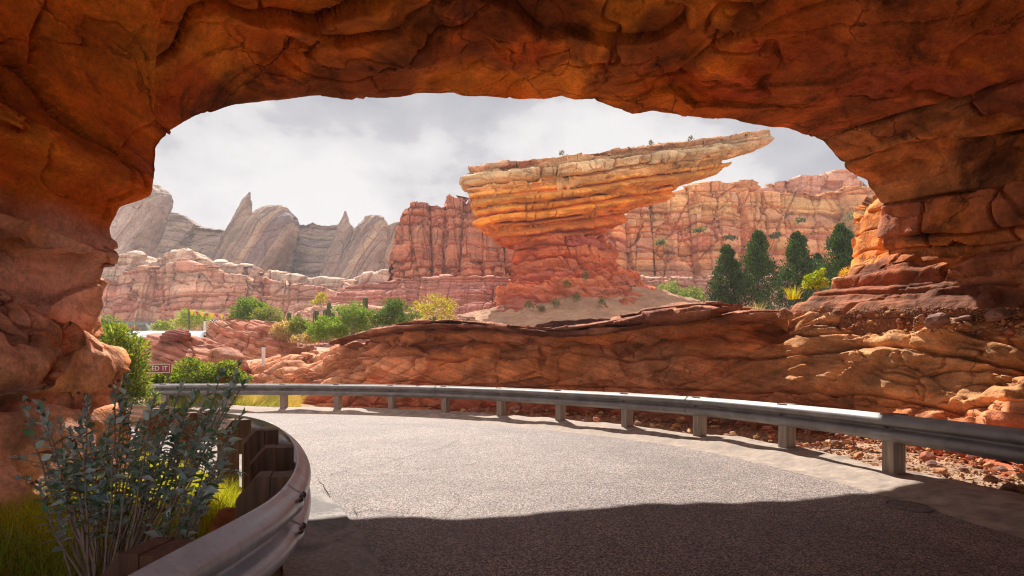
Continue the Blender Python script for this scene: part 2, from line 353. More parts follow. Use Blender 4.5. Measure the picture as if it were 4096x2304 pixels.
def blocky(s, z, P, seed, lo, hi, lh=(.6, 1.4), lamp=.3, notch=.2, nw=.05, jw=1.6, jamp=.2, jn=.25, jnw=.05, warp=.25, wsc=.3, bulge=.08, share=3):
    zw = z + warp * fbm(P * wsc, 3, seed + 40)
    sw = s + warp * 1.5 * fbm(P * wsc * 1.3 + 31, 3, seed + 41)
    k, t, d, rr = layers(zw, lo, hi, *lh, seed)
    off = (rr[k] - .5) * 2 * lamp
    jc, jd = joints(sw, jw, seed + 3, k // share); jc2, jd2 = joints(sw, jw * .55, seed + 4, k)
    o2 = (rnd(jc, seed + 5, k // share) - .5) * 2 * jamp + (rnd(jc2, seed + 6, k) - .5) * jamp
    D = off + o2 + bulge * (1 - (2 * t - 1) ** 4)
    D -= notch * np.exp(-(d / nw) ** 2) * (.35 + .65 * rnd(k, seed + 8)) + jn * np.exp(-(jd / jnw) ** 2) + jn * .5 * np.exp(-(jd2 / jnw) ** 2) * (rnd(jc2, seed + 9, k) > .45)
    return D, k, jc, rr
def palette(ids, cols, seed):
    c = np.array(cols); r = rnd(ids, seed) * (len(c) - .001); i = r.astype(int); f = (r - i)[:, None]
    return c[i] * (1 - f * .6) + c[(i + 1) % len(c)] * f * .6

def loft_px(rows_def, Yc, depth_fn, nu, nv, shear=0., pw=.75):
    """rows_def: list of (W, xl, xr) in pixels, W = py + shear*(px-512); returns P (n,3), W, t around"""
    rd = np.array(rows_def, float); d = np.r_[0, np.cumsum(np.hypot(np.diff(rd[:, 0]), .7 * np.maximum(np.abs(np.diff(rd[:, 1])), np.abs(np.diff(rd[:, 2])))))]
    tt = np.linspace(0, d[-1], nv); Wv = np.interp(tt, d, rd[:, 0]); xl = np.interp(tt, d, rd[:, 1]); xr = np.interp(tt, d, rd[:, 2])
    a = np.linspace(0, 2 * math.pi, nu, endpoint=False)
    # more samples on the side that faces the road
    a = a - .35 * np.sin(a - 0) * 0
    rows = []
    for w, l, r in zip(Wv, xl, xr):
        tx = (1 - np.cos(a)) / 2; sx = np.sign(np.sin(a)) * np.abs(np.sin(a)) ** pw
        px = l + (r - l) * tx; py = w - shear * (px - 512)
        dd = depth_fn(w, tx, r - l); Y = Yc - sx * dd
        # true size: the outline is laid out at the butte's own distance, depth goes straight back
        X = (px - CX) / FPX * Yc; Z = HC + (HOR - py) / FPX * (Yc - .97 * np.clip(sx, 0, 1) * dd)
        rows.append(np.stack([X, Y, Z], 1))
    P = np.vstack(rows); Nn = gnormals(P, nu, nv, True); c = P.reshape(nv, nu, 3).mean(1)
    ref = P - np.repeat(c, nu, axis=0); Nn *= np.sign((Nn * ref).sum(1) + 1e-9)[:, None]
    return P, Nn, np.repeat(Wv, nu), np.tile(a, nv)

# ------------------------------------------------------------------ the rock arch the road runs through
LIP_ = [(133,482,6.5),(129,440,6.6),(127,421,6.6),(123,403,6.6),(118,392,6.7),(117,370,6.7),(113,354,6.8),(104,340,6.8),(97,330,6.9),(95,318,6.9),(101,294,7),(104,274,7),(110,268,7),(118,258,6.8),(119.6,253,6.8),(114,244,7),(109,239,7),(108,228,7),(114,216,7),(119,206,7.1),(133,198,7.1),(148,190,7.2),(155,178,7.4),(157,171,7.6),(157,150,7.9),(163,140,8.1),(171,131,8.4),(184,121,8.7),(197,116,9),(233,106,9.4),(266,97,9.8),(290,95,10),(323,91,10.2),(350,91.5,10.4),(400,94,10.8),(450,96,11.1),(497,97,11.4),(545,99.5,11.6),(556,97,11.6),(561,96,11.6),(568,97.5,11.6),(596,102.5,11.7),(612,109,11.7),(632,114.5,11.8),(652,111.5,11.8),(676,115,11.9),(715,118,12),(735,119,12),(755,125,12.1),(779,127,12.2),(789,129,12.2),(811,137,12.3),(823,142,12.3),(831,151,12.3),(839,161,12.4),(843,170,12.4),(866,181,12.5),(868.5,187,12.6),(867,195,12.9),(865,205,13.1),(864,222,13.2),(862,240,13.2),(861,256,13.1),(860,267,12.9),(851,269,12.9),(848,277,12.85),(834,280,12.8),(831,290,12.8),(814,293,12.75),(808,303,12.7),(795,306,12.7),(789,317,12.6),(786,340,12.6)]
i_ = LIP_.index((868.5,187,12.6)); j_ = LIP_.index((858,272,12.9)) if (858,272,12.9) in LIP_ else LIP_.index((851,269,12.9))
LIP = [(a, b, c - .3 * float(np.interp(a, [120, 180, 500, 640], [0, 1, 1, 0]))) for a, b, c in LIP_[:i_ + 1]] + [(874,195,12.4),(881,205,12.3),(888,214,12.2),(887,228,12.2),(884,242,12.2),(888,254,12.2),(888,262,12.3),(878,266,12.5),(864,268,12.8)] + LIP_[j_:]
def build_arch():
    nu = 1150
    lip = np.array([at(*p) for p in LIP]); lip, plen = resample(lip, nu)
    lip = smooth1(lip, 1, 1)
    s = np.linspace(0, plen, nu)
    # fine irregularity of the edge
    cen = np.array((.8, 0, 3.2))
    rad = lip - cen; rad[:, 1] = 0; rad /= np.linalg.norm(rad, axis=1)[:, None]
    wv = np.r_[np.array([-7.0, -4.5, -3.0, -2.0, -1.3, -.8, -.5, -.3, -.18, -.08]), np.linspace(0, 1.5, 60)[:-1], np.linspace(1.5, 6, 170)[:-1], np.linspace(6, 11, 110)[:-1], np.linspace(11, 22, 50)]
    rows = []
    Xl, Yl, Zl = lip.T
    right = ss(2.5, 7.0, Xl); left = ss(-3.0, -5.0, Xl); low = 1 - ss(2.6, 5.0, Zl)
    for w in wv:
        if w < 0:
            a = -w
            q = lip.copy(); g = (a / 7.0) ** .75
            dirv = lip - np.array((0, 0, HC)); dirv /= np.linalg.norm(dirv, axis=1)[:, None]
            q += dirv * (1.6 * math.sin(min(1, a / 3) * math.pi * .5) - .25 * max(0, a - 3)) + rad * (a * (.55 + .25 * min(1, a / 2)))
            rows.append(q); continue
        q = lip.copy()
        q[:, 1] -= w
        wf = 1 - math.exp(-w / 4.0)
        q[:, 0] += right * (1.1 * min(w, 5) / 5 + .5 * wf) * (1 + .35 * low)
        q[:, 2] -= right * low * .3 * min(w, 4) / 4
        q[:, 2] += (1 - low) * (.55 * wf) * (1 - right * .5)
        q[:, 0] -= left * .35 * wf
        rows.append(q)
    P = np.vstack(rows); nv = len(wv)
    Nn = gnormals(P, nu, nv)
    # make the normals point into the tunnel
    toc = np.array((.8, 0, 3.0)) - P; toc[:, 1] = 0
    sg = np.sign((Nn * toc).sum(1)); sg[sg == 0] = 1
    G = np.repeat(wv, nu); inner = G >= 0
    Nn = np.where(inner[:, None], Nn * sg[:, None], Nn)
    if (Nn[~inner][:, 1]).mean() < 0: Nn[~inner] *= -1
    Sp = np.tile(s, nv); X, Y, Z = P.T
    rt = ss(3.2, 7.2, X); side = np.clip(ss(3.4, 6.8, X) + ss(4.2, 3.0, Z) * (X < 0), 0, 1)
    # ceiling: overlapping flakes, scarps and cracks
    fa, fe = facets(P, (3.6, 1.6, 2.6), .17, .12, 701, .35); fb, fe2 = facets(P, (1.4, .8, 1.1), .03, .02, 711); D = .42 * fbm(P * .26, 2, 3) + scarp(P, .25, .05, .12, 21, 2) + fa + fb * (fbm(P * .4, 2, 77) > -.1) + .03 * fbm(P * 2.2, 4, 30) + .012 * fbm(P * 7, 3, 31) - .07 * np.exp(-(fe / .015) ** 2)
    D += crack(P, .26, .010, .14, 51, 4) + crack(P, .5, .008, .05, 55, 4)
    # right side: beds
    q = P.copy(); tl = .10 * (12 - Y)
    Db, k, jc, rr = blocky(Y * 1.0 + X * .6, Z + tl, P, 71, -1, 12, (.35, 1.0), .24, .32, .03, 2.6, .07, .16, .022, .22, .2, .04)
    bz = ss(3.6, 3.0, Z)
    Db = Db * (1 - .6 * bz)
    Db += (.12 - .06 * bz) * fbm(P * .5, 3, 33) + .05 * fbm(P * 2.4, 4, 34) + scarp(P, .6, .05, .06, 36) + .03 * fbm(P * 5, 3, 38) + facets(P, (2.2, 2.4, 1.0), .05, .07, 721)[0]
    # left side below 3.2 m: big stacked boulders
    zl = Z + .22 * fbm(P * .7, 3, 61) + .1 * (Y - 6)
    bb = np.array((3.05, 1.95, 1.12)); dl = np.min(np.abs(zl[:, None] - bb[None]), axis=1)
    kk = (zl[:, None] < bb[None]).sum(1)
    Dl = .24 * fbm(P * .45 + 4, 3, 62) + np.array((.0, -.02, .04, .12))[kk] - .3 * np.exp(-(dl / .07) ** 2) + scarp(P, .8, .08, .09, 64) + crack(P, .6, .02, .10, 67, 4) + .03 * fbm(P * 2.6, 4, 68) + .012 * fbm(P * 8, 3, 69) + facets(P, (1.9, 1.6, 1.3), .10, .06, 731)[0]
    Dl += np.where(kk == 2, .2 * np.sqrt(np.clip(1 - ((zl - 1.55) / .45) ** 2, 0, 1)), 0) + np.where(kk == 3, .12 * ss(1.12, .2, zl), 0)
    wl = ss(3.5, 3.1, zl) * (X < 0); wr = rt
    D = D * (1 - np.clip(wl + wr, 0, 1)) + Dl * wl + Db * wr
    att = np.where(inner, .22 + .78 * ss(0, 1.4, G), .6)
    # crest noise so that the rim is chipped
    chip = .05 * fbm(P * 1.9, 4, 80) * np.exp(-np.abs(G) / .6)
    P2 = P + Nn * (D * att)[:, None] + np.tile(rad, (nv, 1)) * chip[:, None]
    # colour
    b1_, b2_, b3_, b4_ = map(np.array, ((.64, .125, .008), (.66, .22, .022), (.40, .042, .008), (.27, .10, .06)))
    nA = ss(-.25, .3, fbm(P * (.3, .3, .5), 4, 90))[:, None]; nB = ss(.0, .35, fbm(P * .5 + 9, 4, 94))[:, None]
    c = b1_ * (1 - nA) + b2_ * nA; c = c * (1 - nB * .7) + b3_ * nB * .7
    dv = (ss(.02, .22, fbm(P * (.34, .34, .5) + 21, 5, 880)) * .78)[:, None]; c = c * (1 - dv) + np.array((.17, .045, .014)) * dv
    cr_ = palette(k * 5 + jc % 3, [(.50, .14, .04), (.34, .08, .035), (.54, .20, .06), (.38, .11, .055), (.56, .24, .08)], 96)
    lowr = ss(3.6, 2.2, Z)[:, None]
    cr_ = cr_ * (1 - lowr * .6) + np.array((.54, .22, .10)) * lowr * .6
    cl_ = np.array((.76, .38, .26)) * (1 + .2 * fbm(P, 3, 97))[:, None]
    dv2 = (ss(.05, .25, fbm(P * (.5, .5, .9) + 3, 5, 884)) * .7)[:, None]; cr_ = cr_ * (1 - dv2) + np.array((.15, .05, .025)) * dv2; c = c * (1 - wr[:, None]) + cr_ * wr[:, None]; c = c * (1 - wl[:, None]) + cl_ * wl[:, None]
    pil = (ss(12.3, 12.9, Y) * ss(7, 7.6, X) * ss(2.9, 3.2, Z))[:, None]
    c = c * (1 - pil) + np.array((.55, .2, .06)) * pil
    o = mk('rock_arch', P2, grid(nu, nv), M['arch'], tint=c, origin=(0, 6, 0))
    P, Nn, Wv, a = loft_px([(150, 905, 960), (170, 885, 960), (185, 873, 960), (197, 868, 960), (210, 866, 960), (225, 864, 960), (240, 862.5, 960), (256, 861, 960), (268, 857, 960), (280, 848, 960), (300, 835, 960)], 14.6, lambda w, tx, wid: 1.7 * np.ones_like(tx), 420, 260, 0, .8)
    k, t, d, rr = layers(P[:, 2] + .2 * fbm(P * .5, 3, 740), -2, 12, .4, 1.3, 741)
    D = facets(P, (1.0, 1.2, 1.2), .14, .08, 743)[0] + (rr[k] - .5) * .16 - .12 * np.exp(-(d / .03) ** 2) + .12 * fbm(P * 1.1, 4, 745)
    P2 = P + Nn * D[:, None] * .8; yo = P2[:, 1].copy(); P2[:, 1] += np.clip(P2[:, 2] - 3, 0, 9) * .25; P2[:, 0] = P2[:, 0] * P2[:, 1] / yo + .32
    mk('buttress', P2, grid(420, 260, True), M['arch'], parent=o, tint=np.array((.80, .32, .08)) * (.85 + .3 * rr[k])[:, None])
    tag(o, 'huge orange rock arch whose dark ceiling and pillars frame the whole view', 'rock arch')
    return o
build_arch()

# ------------------------------------------------------------------ road line and terrain
RAIL = [(5.0,-8.0),(5.15,-3),(5.25,0),(5.28,2),(5.25,3.8),(5.15,5.5),(4.9,7.03),(4.39,8.72),(3.59,10.4),(2.43,11.75),(1.1,12.97),(-.32,14.27),(-1.92,15.3),(-3.59,16.0),(-5.36,16.5),(-7.13,16.8),(-9.0,16.9),(-11,16.7),(-14,16.0),(-20,14)]
LRAIL = [(-1.25,-6),(-1.22,0),(-1.21,1.76),(-1.17,2.31),(-1.17,2.65),(-1.24,3.0),(-1.34,3.35),(-1.50,3.8),(-1.72,4.3),(-2.02,4.9),(-2.42,5.6),(-2.80,6.15),(-3.3,6.7),(-4.1,7.4),(-5.1,8.1),(-6.2,8.6),(-7.5,8.95),(-9.5,9.2),(-14,9.0),(-20,8)]
WALLP = [(7.2,-8),(7.2,0),(7.15,4),(7.1,7.2),(7.0,9.4),(6.2,11.9),(4.2,13.8),(2.8,14.9),(1.3,15.9),(-.5,16.8),(-3,17.5),(-5.3,18.2),(-7.5,19.0),(-10,20.2),(-12.5,22)]
def chaikin(p, it=2):
    p = np.array(p, float)
    for _ in range(it):
        q = np.empty((2 * len(p), 2)); q[0] = p[0]; q[-1] = p[-1]
        q[1:-1:2] = .75 * p[:-1] + .25 * p[1:]; q[2::2] = .25 * p[:-1] + .75 * p[1:]; p = q
    return p
def pdist(xy, path):
    """signed distance to a polyline, positive to the right of its direction, and arc position"""
    path = np.array(path); best = np.full(len(xy), 1e9); sgn = np.ones(len(xy)); arc = np.zeros(len(xy)); acc = 0
    for a, b in zip(path[:-1], path[1:]):
        ab = b - a; L_ = np.linalg.norm(ab); t = np.clip(((xy - a) @ ab) / L_ ** 2, 0, 1); d = xy - a - t[:, None] * ab
        r = np.hypot(*d.T); m = r < best; best = np.where(m, r, best); cr_ = ab[0] * d[:, 1] - ab[1] * d[:, 0]
        sgn = np.where(m, np.where(cr_ > 0, -1, 1), sgn); arc = np.where(m, acc + t * L_, arc); acc += L_
    return best * sgn, arc
railc = chaikin(RAIL, 2); lrailc = chaikin(LRAIL, 2); wallc = chaikin(WALLP, 2)
def tanoff(path, off):
    t = np.gradient(path, axis=0); t /= np.linalg.norm(t, axis=1)[:, None]; return path + np.stack([t[:, 1], -t[:, 0]], 1) * off
def ground_h(x, y):
    xy = np.stack([x, y], 1)
    dr, _ = pdist(xy, railc); dw, _ = pdist(xy, wallc); dl, _ = pdist(xy, lrailc)
    P = np.stack([x, y, np.zeros_like(x)], 1)
    out = ss(.35, 1.0, dr) * .02                                   # outside the right rail
    far = np.clip(dw, 0, None)
    out = out + ss(.6, 2.6, far) * 1.6 + np.clip(y - 20, 0, None) * .035 * ss(0, 3, far) + ss(0, 4, far) * .25 * fbm(P * .12, 3, 7) * 2
    inn = ss(.1, .9, -dl)                                          # the planted bank inside the left rail
    out = out + inn * (.16 + .10 * fbm(P * .6, 3, 8)) + ss(.8, 3.0, -dl) * .12
    lf = ss(.5, 3.0, dr) * (dw < 0) * ss(-6, -9, x)                # the bank behind the rail on the left
    out = out + lf * .45
    out = out - .012
    return out
def build_ground():
    def ax(lo, hi, c, d0, g):
        v = [c]; d = d0
        while v[-1] < hi: v.append(v[-1] + d); d *= g
        w = [c]; d = d0
        while w[-1] > lo: w.append(w[-1] - d); d *= g
        return np.array(sorted(set(w + v)))
    xs = ax(-420, 420, -1, .14, 1.025); ys = ax(-60, 620, 7, .14, 1.022)
    X, Y = np.meshgrid(xs, ys); x, y = X.ravel(), Y.ravel()
    z = ground_h(x, y)
    V = np.stack([x, y, z], 1)
    dl, _ = pdist(V[:, :2], lrailc); inn = ss(0, .5, -dl)[:, None]
    c = np.array((.46, .30, .20)) * np.ones((len(V), 1)); c = c * (1 - inn) + np.array((.27, .2, .08)) * inn
    o = mk('ground', V, grid(len(xs), len(ys)), M['talus'], tint=c, origin=(0, 0, 0)); tag(o, kind='structure')
build_ground()
def ribbon(pa, pb, n, z0, z1, zf=None):
    a, _ = resample(pa, n); b, _ = resample(pb, n); return a, b
def build_road():
    n = 260; m = 14
    a, _ = resample(tanoff(railc, -.62), n); b, _ = resample(tanoff(lrailc, .35), n)
    V = np.vstack([np.c_[lerp(a, b, t), np.full(n, .008 + .03 * math.sin(math.pi * t))] for t in np.linspace(0, 1, m)])
    F = [list(f) for f in grid(n, m)]; mi = [0] * len(F); V = [tuple(v) for v in V]
    # cracks: thin jagged strips pressed into the surface
    r = random.Random(3)
    def crk(pts, w):
        p, L_ = resample(np.array(pts), max(6, int(np.linalg.norm(np.diff(np.array(pts), axis=0), axis=1).sum() / .06)))
        off = np.cumsum(np.array([[r.gauss(0, .012), r.gauss(0, .012)] for _ in p]), 0) * .6; p = p + off - np.linspace(0, 1, len(p))[:, None] * off[-1]
        t = np.gradient(p, axis=0); t /= np.linalg.norm(t, axis=1)[:, None]; nn = np.stack([t[:, 1], -t[:, 0]], 1)
        base = len(V)
        for i, q in enumerate(p):
            ww = w * .62 * (.35 + r.random()) * min(1, 4 * i / len(p) + .2, 4 * (len(p) - i) / len(p) + .2)
            dd = roadz(q[0], q[1]) + .0035
            V.append((*(q + nn[i] * ww), dd)); V.append((*(q - nn[i] * ww), dd))
        for i in range(len(p) - 1): F.append([base + 2 * i, base + 2 * i + 1, base + 2 * i + 3, base + 2 * i + 2]); mi.append(1)
    ar, br = a, b
    def roadz(x, y):
        da = np.hypot(*(ar - (x, y)).T).min(); db = np.hypot(*(br - (x, y)).T).min(); t = da / (da + db); return .008 + .03 * math.sin(math.pi * t) + .004
    def g(px, py): Y = HC * FPX / (py - HOR); return ((px - CX) / FPX * Y, Y)
    for pts, w in (([(331,481),(345,474),(385,466),(420,455),(446,449),(460,441)], .006), ([(331,481),(350,478),(400,474),(470,467),(530,461)], .005),
                   ([(330,481),(333,475),(348,472)], .007), ([(395,470),(402,465),(385,459)], .004), ([(330,576),(341,540),(334,512),(318,480)], .01), ([(341,519),(366,512),(420,516)], .006),
                   ([(600,507),(690,514),(760,516),(830,513),(880,508)], .007), ([(360,523),(354,510),(370,505)], .005), ([(470,462),(560,452),(640,447),(700,443)], .004), ([(560,560),(620,540),(700,545)], .004),
                   ([(445,560),(430,530),(460,505),(455,485)], .003)):
        crk([g(*q) for q in pts], w)
    o = mk('road', np.array(V), F, None, mats=[M['asphalt'], flat('crack_dark', (.05, .042, .04), .95)], midx=mi, origin=(0, 0, 0)); tag(o, kind='structure')
    # left gutter strip
    a, _ = resample(tanoff(lrailc, -.1), 500); b, _ = resample(tanoff(lrailc, .55), 500)
    wob = .05 * fbm(np.c_[b * 2.2, np.zeros(500)], 4, 5); tt = b - a; tt /= np.linalg.norm(tt, axis=1)[:, None]
    b = b + tt * wob[:, None]
    V = np.vstack([np.c_[lerp(a, b, t), np.full(500, .03 + (.012 if t < .9 else .010))] for t in (0, .35, .7, 1)])
    o = mk('gutter', V, grid(500, 4), M['gutter'], origin=(0, 0, 0)); tag(o, kind='structure')
    # right berm: rolled concrete edge with waves, posts stand in it
    n = 1000; u = np.linspace(0, 1, n); c, L_ = resample(railc, n); t = np.gradient(c, axis=0); t /= np.linalg.norm(t, axis=1)[:, None]; nn = np.stack([t[:, 1], -t[:, 0]], 1)
    s = u * L_; prof = [(-.78, -.01), (-.72, .018), (-.5, .022), (-.42, .05), (-.25, .10), (-.05, .135), (.18, .15), (.36, .13), (.5, .06), (.6, -.05)]
    rows = []
    for i, (d, z) in enumerate(prof):
        w = .06 * fbm(np.c_[s * 1.1, np.full(n, i * .12), np.zeros(n)], 3, 12)
        dd = d + w * (1.3 if i < 3 else .8); zz = z + (.10 * fbm(np.c_[s * .8, np.full(n, i * .25), np.zeros(n)], 4, 14) * (z > .03) * 1.0)
        rows.append(np.c_[c + nn * dd[:, None] if hasattr(dd, 'shape') else c, zz])
    P = np.vstack(rows)
    o = mk('kerb_berm', P, grid(n, len(prof)), M['concrete'], origin=(0, 0, 0)); tag(o, kind='structure')
build_road()

# ------------------------------------------------------------------ rock wall beside the road
WTOP = [(-400,352),(100,375),(200,362),(238,358),(278,349),(305,345),(334,343),(374,335),(429,329),(497,333),(549,337),(616,331),(676,321),(705,313),(735,308),(765,312),(790,322),(830,325),(880,326),(925,328),(975,332),(1024,336),(1400,360)]
def build_wall():
    nu, nf, nt = 1150, 190, 60
    c, L_ = resample(wallc[::-1], nu)          # from far left to near right
    t = np.gradient(c, axis=0); t /= np.linalg.norm(t, axis=1)[:, None]; n = np.stack([t[:, 1], -t[:, 0]], 1)  # towards the road
    if n[:, 1].mean() > 0: n = -n
    s = np.linspace(0, L_, nu)
    px = CX + FPX * c[:, 0] / np.clip(c[:, 1], 1.0, None); px[c[:, 1] < 5] = 1400
    pyt = np.interp(px, [a for a, b in WTOP], [b for a, b in WTOP])
    lean = np.interp(px, [150, 240, 320, 400, 520, 640, 730, 775, 840, 950, 1100], [3.2, 3.0, 2.0, .9, .5, .45, .5, .9, 1.15, 1.0, .9])
    Yt = c[:, 1] + lean * np.abs(n[:, 1]); zt = np.where(c[:, 1] < 5, 2.0, HC + (HOR - pyt) / FPX * np.clip(Yt, 5, None))
    zt = np.convolve(np.pad(zt, 8, mode='edge'), np.ones(17) / 17, 'valid')
    rightness = ss(750, 800, px)
    rows = []; kind = []
    for v in np.linspace(0, 1, nf):
        sb = lean * (v ** 1.25)
        sb = sb + (1 - rightness) * ss(330, 420, px) * (.62 * math.exp(-((v - .83) / .10) ** 2) + .1 * math.exp(-((v - .3) / .2) ** 2))
        rows.append(np.c_[c - n * sb[:, None], -.12 + v * (zt + .12)]); kind.append(v)
    for v in np.linspace(0, 1, nt + 1)[1:]:
        d = v ** 1.3 * 7.0
        zz = zt + rightness * (.55 * ss(0, 1.4, d) + .05) * (1 - .0 * v) - (1 - rightness) * (.25 * ss(.3, 2.5, d))
        rows.append(np.c_[c - n * (lean + d)[:, None], zz]); kind.append(1 + v)
    P = np.vstack(rows); nv = len(rows); K = np.repeat(kind, nu); Sx = np.tile(s, nv); PX = np.tile(px, nv)
    Nn = gnormals(P, nu, nv); ref = np.tile(np.c_[n, np.full(nu, .3)], (nv, 1)); ref[:, 2] += (K > 1) * 2
    Nn *= np.sign((Nn * ref).sum(1))[:, None]
    X, Y, Z = P.T
    Q = np.stack([Sx, Y * 0 + K, Z], 1)
    lft = ss(420, 300, PX); rgt = ss(740, 800, PX)
    D = facets(P, (3.4, 3.4, 1.0), .06, .06, 761, .4)[0] * (1 - .75 * lft) + facets(P, (1.1, 1.1, .5), .02, .02, 771)[0] * (1 + rgt) + .36 * fbm(P * .42, 2, 101) + scarp(P, .40, .05, .13, 103, 3, (1, 1, 1.4)) + crack(P, .5, .012, .10, 109, 4, (.8, .8, 1.4)) + .04 * fbm(P * 2.6, 5, 110)
    # diagonal eroded beds on the left part
    dg = Z * 1.0 - Sx * .38 + .35 * fbm(P * .5, 3, 115)
    k, tt, d, rr = layers(dg, -30, 30, .25, .8, 5)
    Dd = (rr[k] - .5) * .34 + .13 * (1 - (2 * tt - 1) ** 2) - .16 * np.exp(-(d / .035) ** 2)
    k2, t2, d2, r2 = layers(Z + .05 * Sx * 0 + .25 * fbm(P * .4, 3, 118), -1, 5, .35, .9, 9)
    Dh = (r2[k2] - .5) * .22 + .1 * (1 - (2 * t2 - 1) ** 4) - .2 * np.exp(-(d2 / .03) ** 2) * (rnd(k2, 4) > .3)
    D += Dd * (.18 + .9 * lft) * (1 - .85 * rgt) + Dh * (.7 + .3 * rgt)
    f1, f2, ci = worley(np.stack([Sx / 2.6 + .6 * fbm(P * .5, 3, 120), Z / 1.2 + .5 * fbm(P * .5 + 5, 3, 121)], 1), 31)
    D += rgt * (.10 * (1 - f1 ** 2) - .08 * np.exp(-((f2 - f1) / .03) ** 2) + (rnd(ci, 33) - .5) * .14) * ss(1.05, .85, K) + rgt * (scarp(P, .8, .05, .08, 180, 4, (.7, .7, 1.8)) + crack(P, .55, .01, .12, 184, 4, (.5, .5, 1.6)) + .10 * fbm(P * 1.1, 4, 186))
    fade = np.where(K > 1, .55, 1) * np.where((K > .9) & (K < 1.2), .8, 1)
    P2 = P + Nn * (D * fade)[:, None]
    P2[:, 2] += (K > 1) * .06 * fbm(P * 1.2, 4, 130)
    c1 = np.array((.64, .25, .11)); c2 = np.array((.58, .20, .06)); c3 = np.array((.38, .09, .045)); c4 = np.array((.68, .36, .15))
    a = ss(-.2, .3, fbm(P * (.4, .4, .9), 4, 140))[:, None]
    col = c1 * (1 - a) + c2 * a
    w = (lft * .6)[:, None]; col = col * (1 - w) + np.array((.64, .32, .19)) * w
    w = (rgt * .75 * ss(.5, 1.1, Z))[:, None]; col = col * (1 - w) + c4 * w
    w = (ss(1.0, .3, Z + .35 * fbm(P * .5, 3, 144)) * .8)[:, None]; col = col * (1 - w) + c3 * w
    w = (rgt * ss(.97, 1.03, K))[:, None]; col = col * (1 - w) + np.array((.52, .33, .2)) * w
    col *= (1 + .25 * (rr[k] - .5))[:, None]
    col = col * (1 + .25 * (r2[k2] - .5))[:, None]
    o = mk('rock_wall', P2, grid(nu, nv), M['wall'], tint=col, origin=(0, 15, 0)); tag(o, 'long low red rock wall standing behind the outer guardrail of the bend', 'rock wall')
    return o, c, n, px, zt, lean
wall_o, wc, wn, wpx, wzt, wlean = build_wall()

def slab(name, pts_px, Yc, depth, thick, parent, seed, front=.35, tint=(.34, .13, .075)):
    """a thin, flat capstone: pts_px is its upper edge line from left to right in the photo's frame at distance Yc(px)"""
    n = 260; top, L_ = resample([(*p,) for p in pts_px], n)
    base = np.array([at(p[0], p[1], Yc(p[0])) for p in top]); th = np.array([thick * min(1, .12 + 3.2 * i / n, .12 + 3.2 * (n - 1 - i) / n) for i in range(n)])
    prof = [(depth, -.25, .1), (depth * .6, .0, .1), (depth * .3, .0, 0), (.05, -.02, 0), (-front * .75, -.10, 0), (-front, -.35, 0), (-front * .97, -.5, 0), (-front * 1.02, -.68, 0), (-front * .7, -.9, 0), (-front * .1, -1.0, 0), (depth * .4, -1.05, 0), (depth, -1.1, 0)]
    pr, _ = resample(np.array([(a, b) for a, b, _ in prof]), 46)
    rows = []
    for d, h in pr:
        q = base.copy(); q[:, 1] += d * (.5 + .5 * th / thick); q[:, 2] += h * th; rows.append(q)
    P = np.vstack(rows); nv = len(rows); Nn = gnormals(P, n, nv); cen = np.tile(base - (0, -depth * .3, thick * .5), (nv, 1)); Nn *= np.sign(((P - cen) * Nn).sum(1))[:, None]
    zr = (P[:, 2] - np.tile(base[:, 2], nv)); k, t, d, rr = layers(zr + .03 * fbm(P * 1.5, 3, seed), -2, 1, .03, .1, seed)
    D = ((rr[k] - .5) * .12 - .03 * np.exp(-(d / .008) ** 2)) * ss(-.9, -.1, -np.abs(Nn[:, 2])) + .05 * fbm(P * 1.7, 4, seed + 2) * (thick > .2) + .02 * fbm(P * 4, 3, seed + 3)
    P = P + np.c_[np.zeros(len(P)), .16 * fbm(np.c_[P[:, 0] * 1.3, P[:, 0] * 0, P[:, 0] * 0 + seed], 4, seed + 6) * (np.tile(base[:, 1], nv) > P[:, 1]), np.zeros(len(P))]
    D = D + facets(P, (.9, .6, .25), .03, .035, seed + 11)[0]
    P = P + Nn * D[:, None]
    col = np.array(tint) * (.75 + .5 * rr[k])[:, None]
    o = mk(name, P, grid(n, nv), M['wall'], parent=parent, tint=col); return o
def Yw(off=0.):
    o_ = np.argsort(wpx[wpx < 1399]); xs = wpx[wpx < 1399][o_]; ys = (wc[:, 1] + wlean * np.abs(wn[:, 1]))[wpx < 1399][o_]
    return lambda p: float(np.interp(p, xs, ys)) + off
slab('capstone', [(330,343),(345,337),(372,331),(400,326),(440,323),(480,325),(520,327)], Yw(-.8), 2.0, .11, wall_o, 201)
slab('capstone', [(372,331),(410,322),(450,320),(500,324),(560,330)], Yw(-.7), 2.0, .09, wall_o, 203)
slab('capstone', [(480,325),(520,328),(560,332),(600,330),(640,325)], Yw(-.8), 2.0, .10, wall_o, 205)
slab('capstone', [(545,330),(580,325),(625,317),(665,314)], Yw(-.8), 2.0, .13, wall_o, 207)
slab('capstone', [(612,323),(640,314),(676,307),(710,304),(733,305),(737,308)], Yw(-1.1), 2.6, .30, wall_o, 209, .45, (.34, .12, .07))
slab('capstone', [(620,316),(650,309),(680,304.5),(715,303),(730,305)], Yw(-.7), 2.2, .11, wall_o, 211)
slab('capstone', [(728,314),(750,309),(770,309),(789,316)], Yw(-1.0), 2.0, .2, wall_o, 213, .35, (.38, .15, .08))

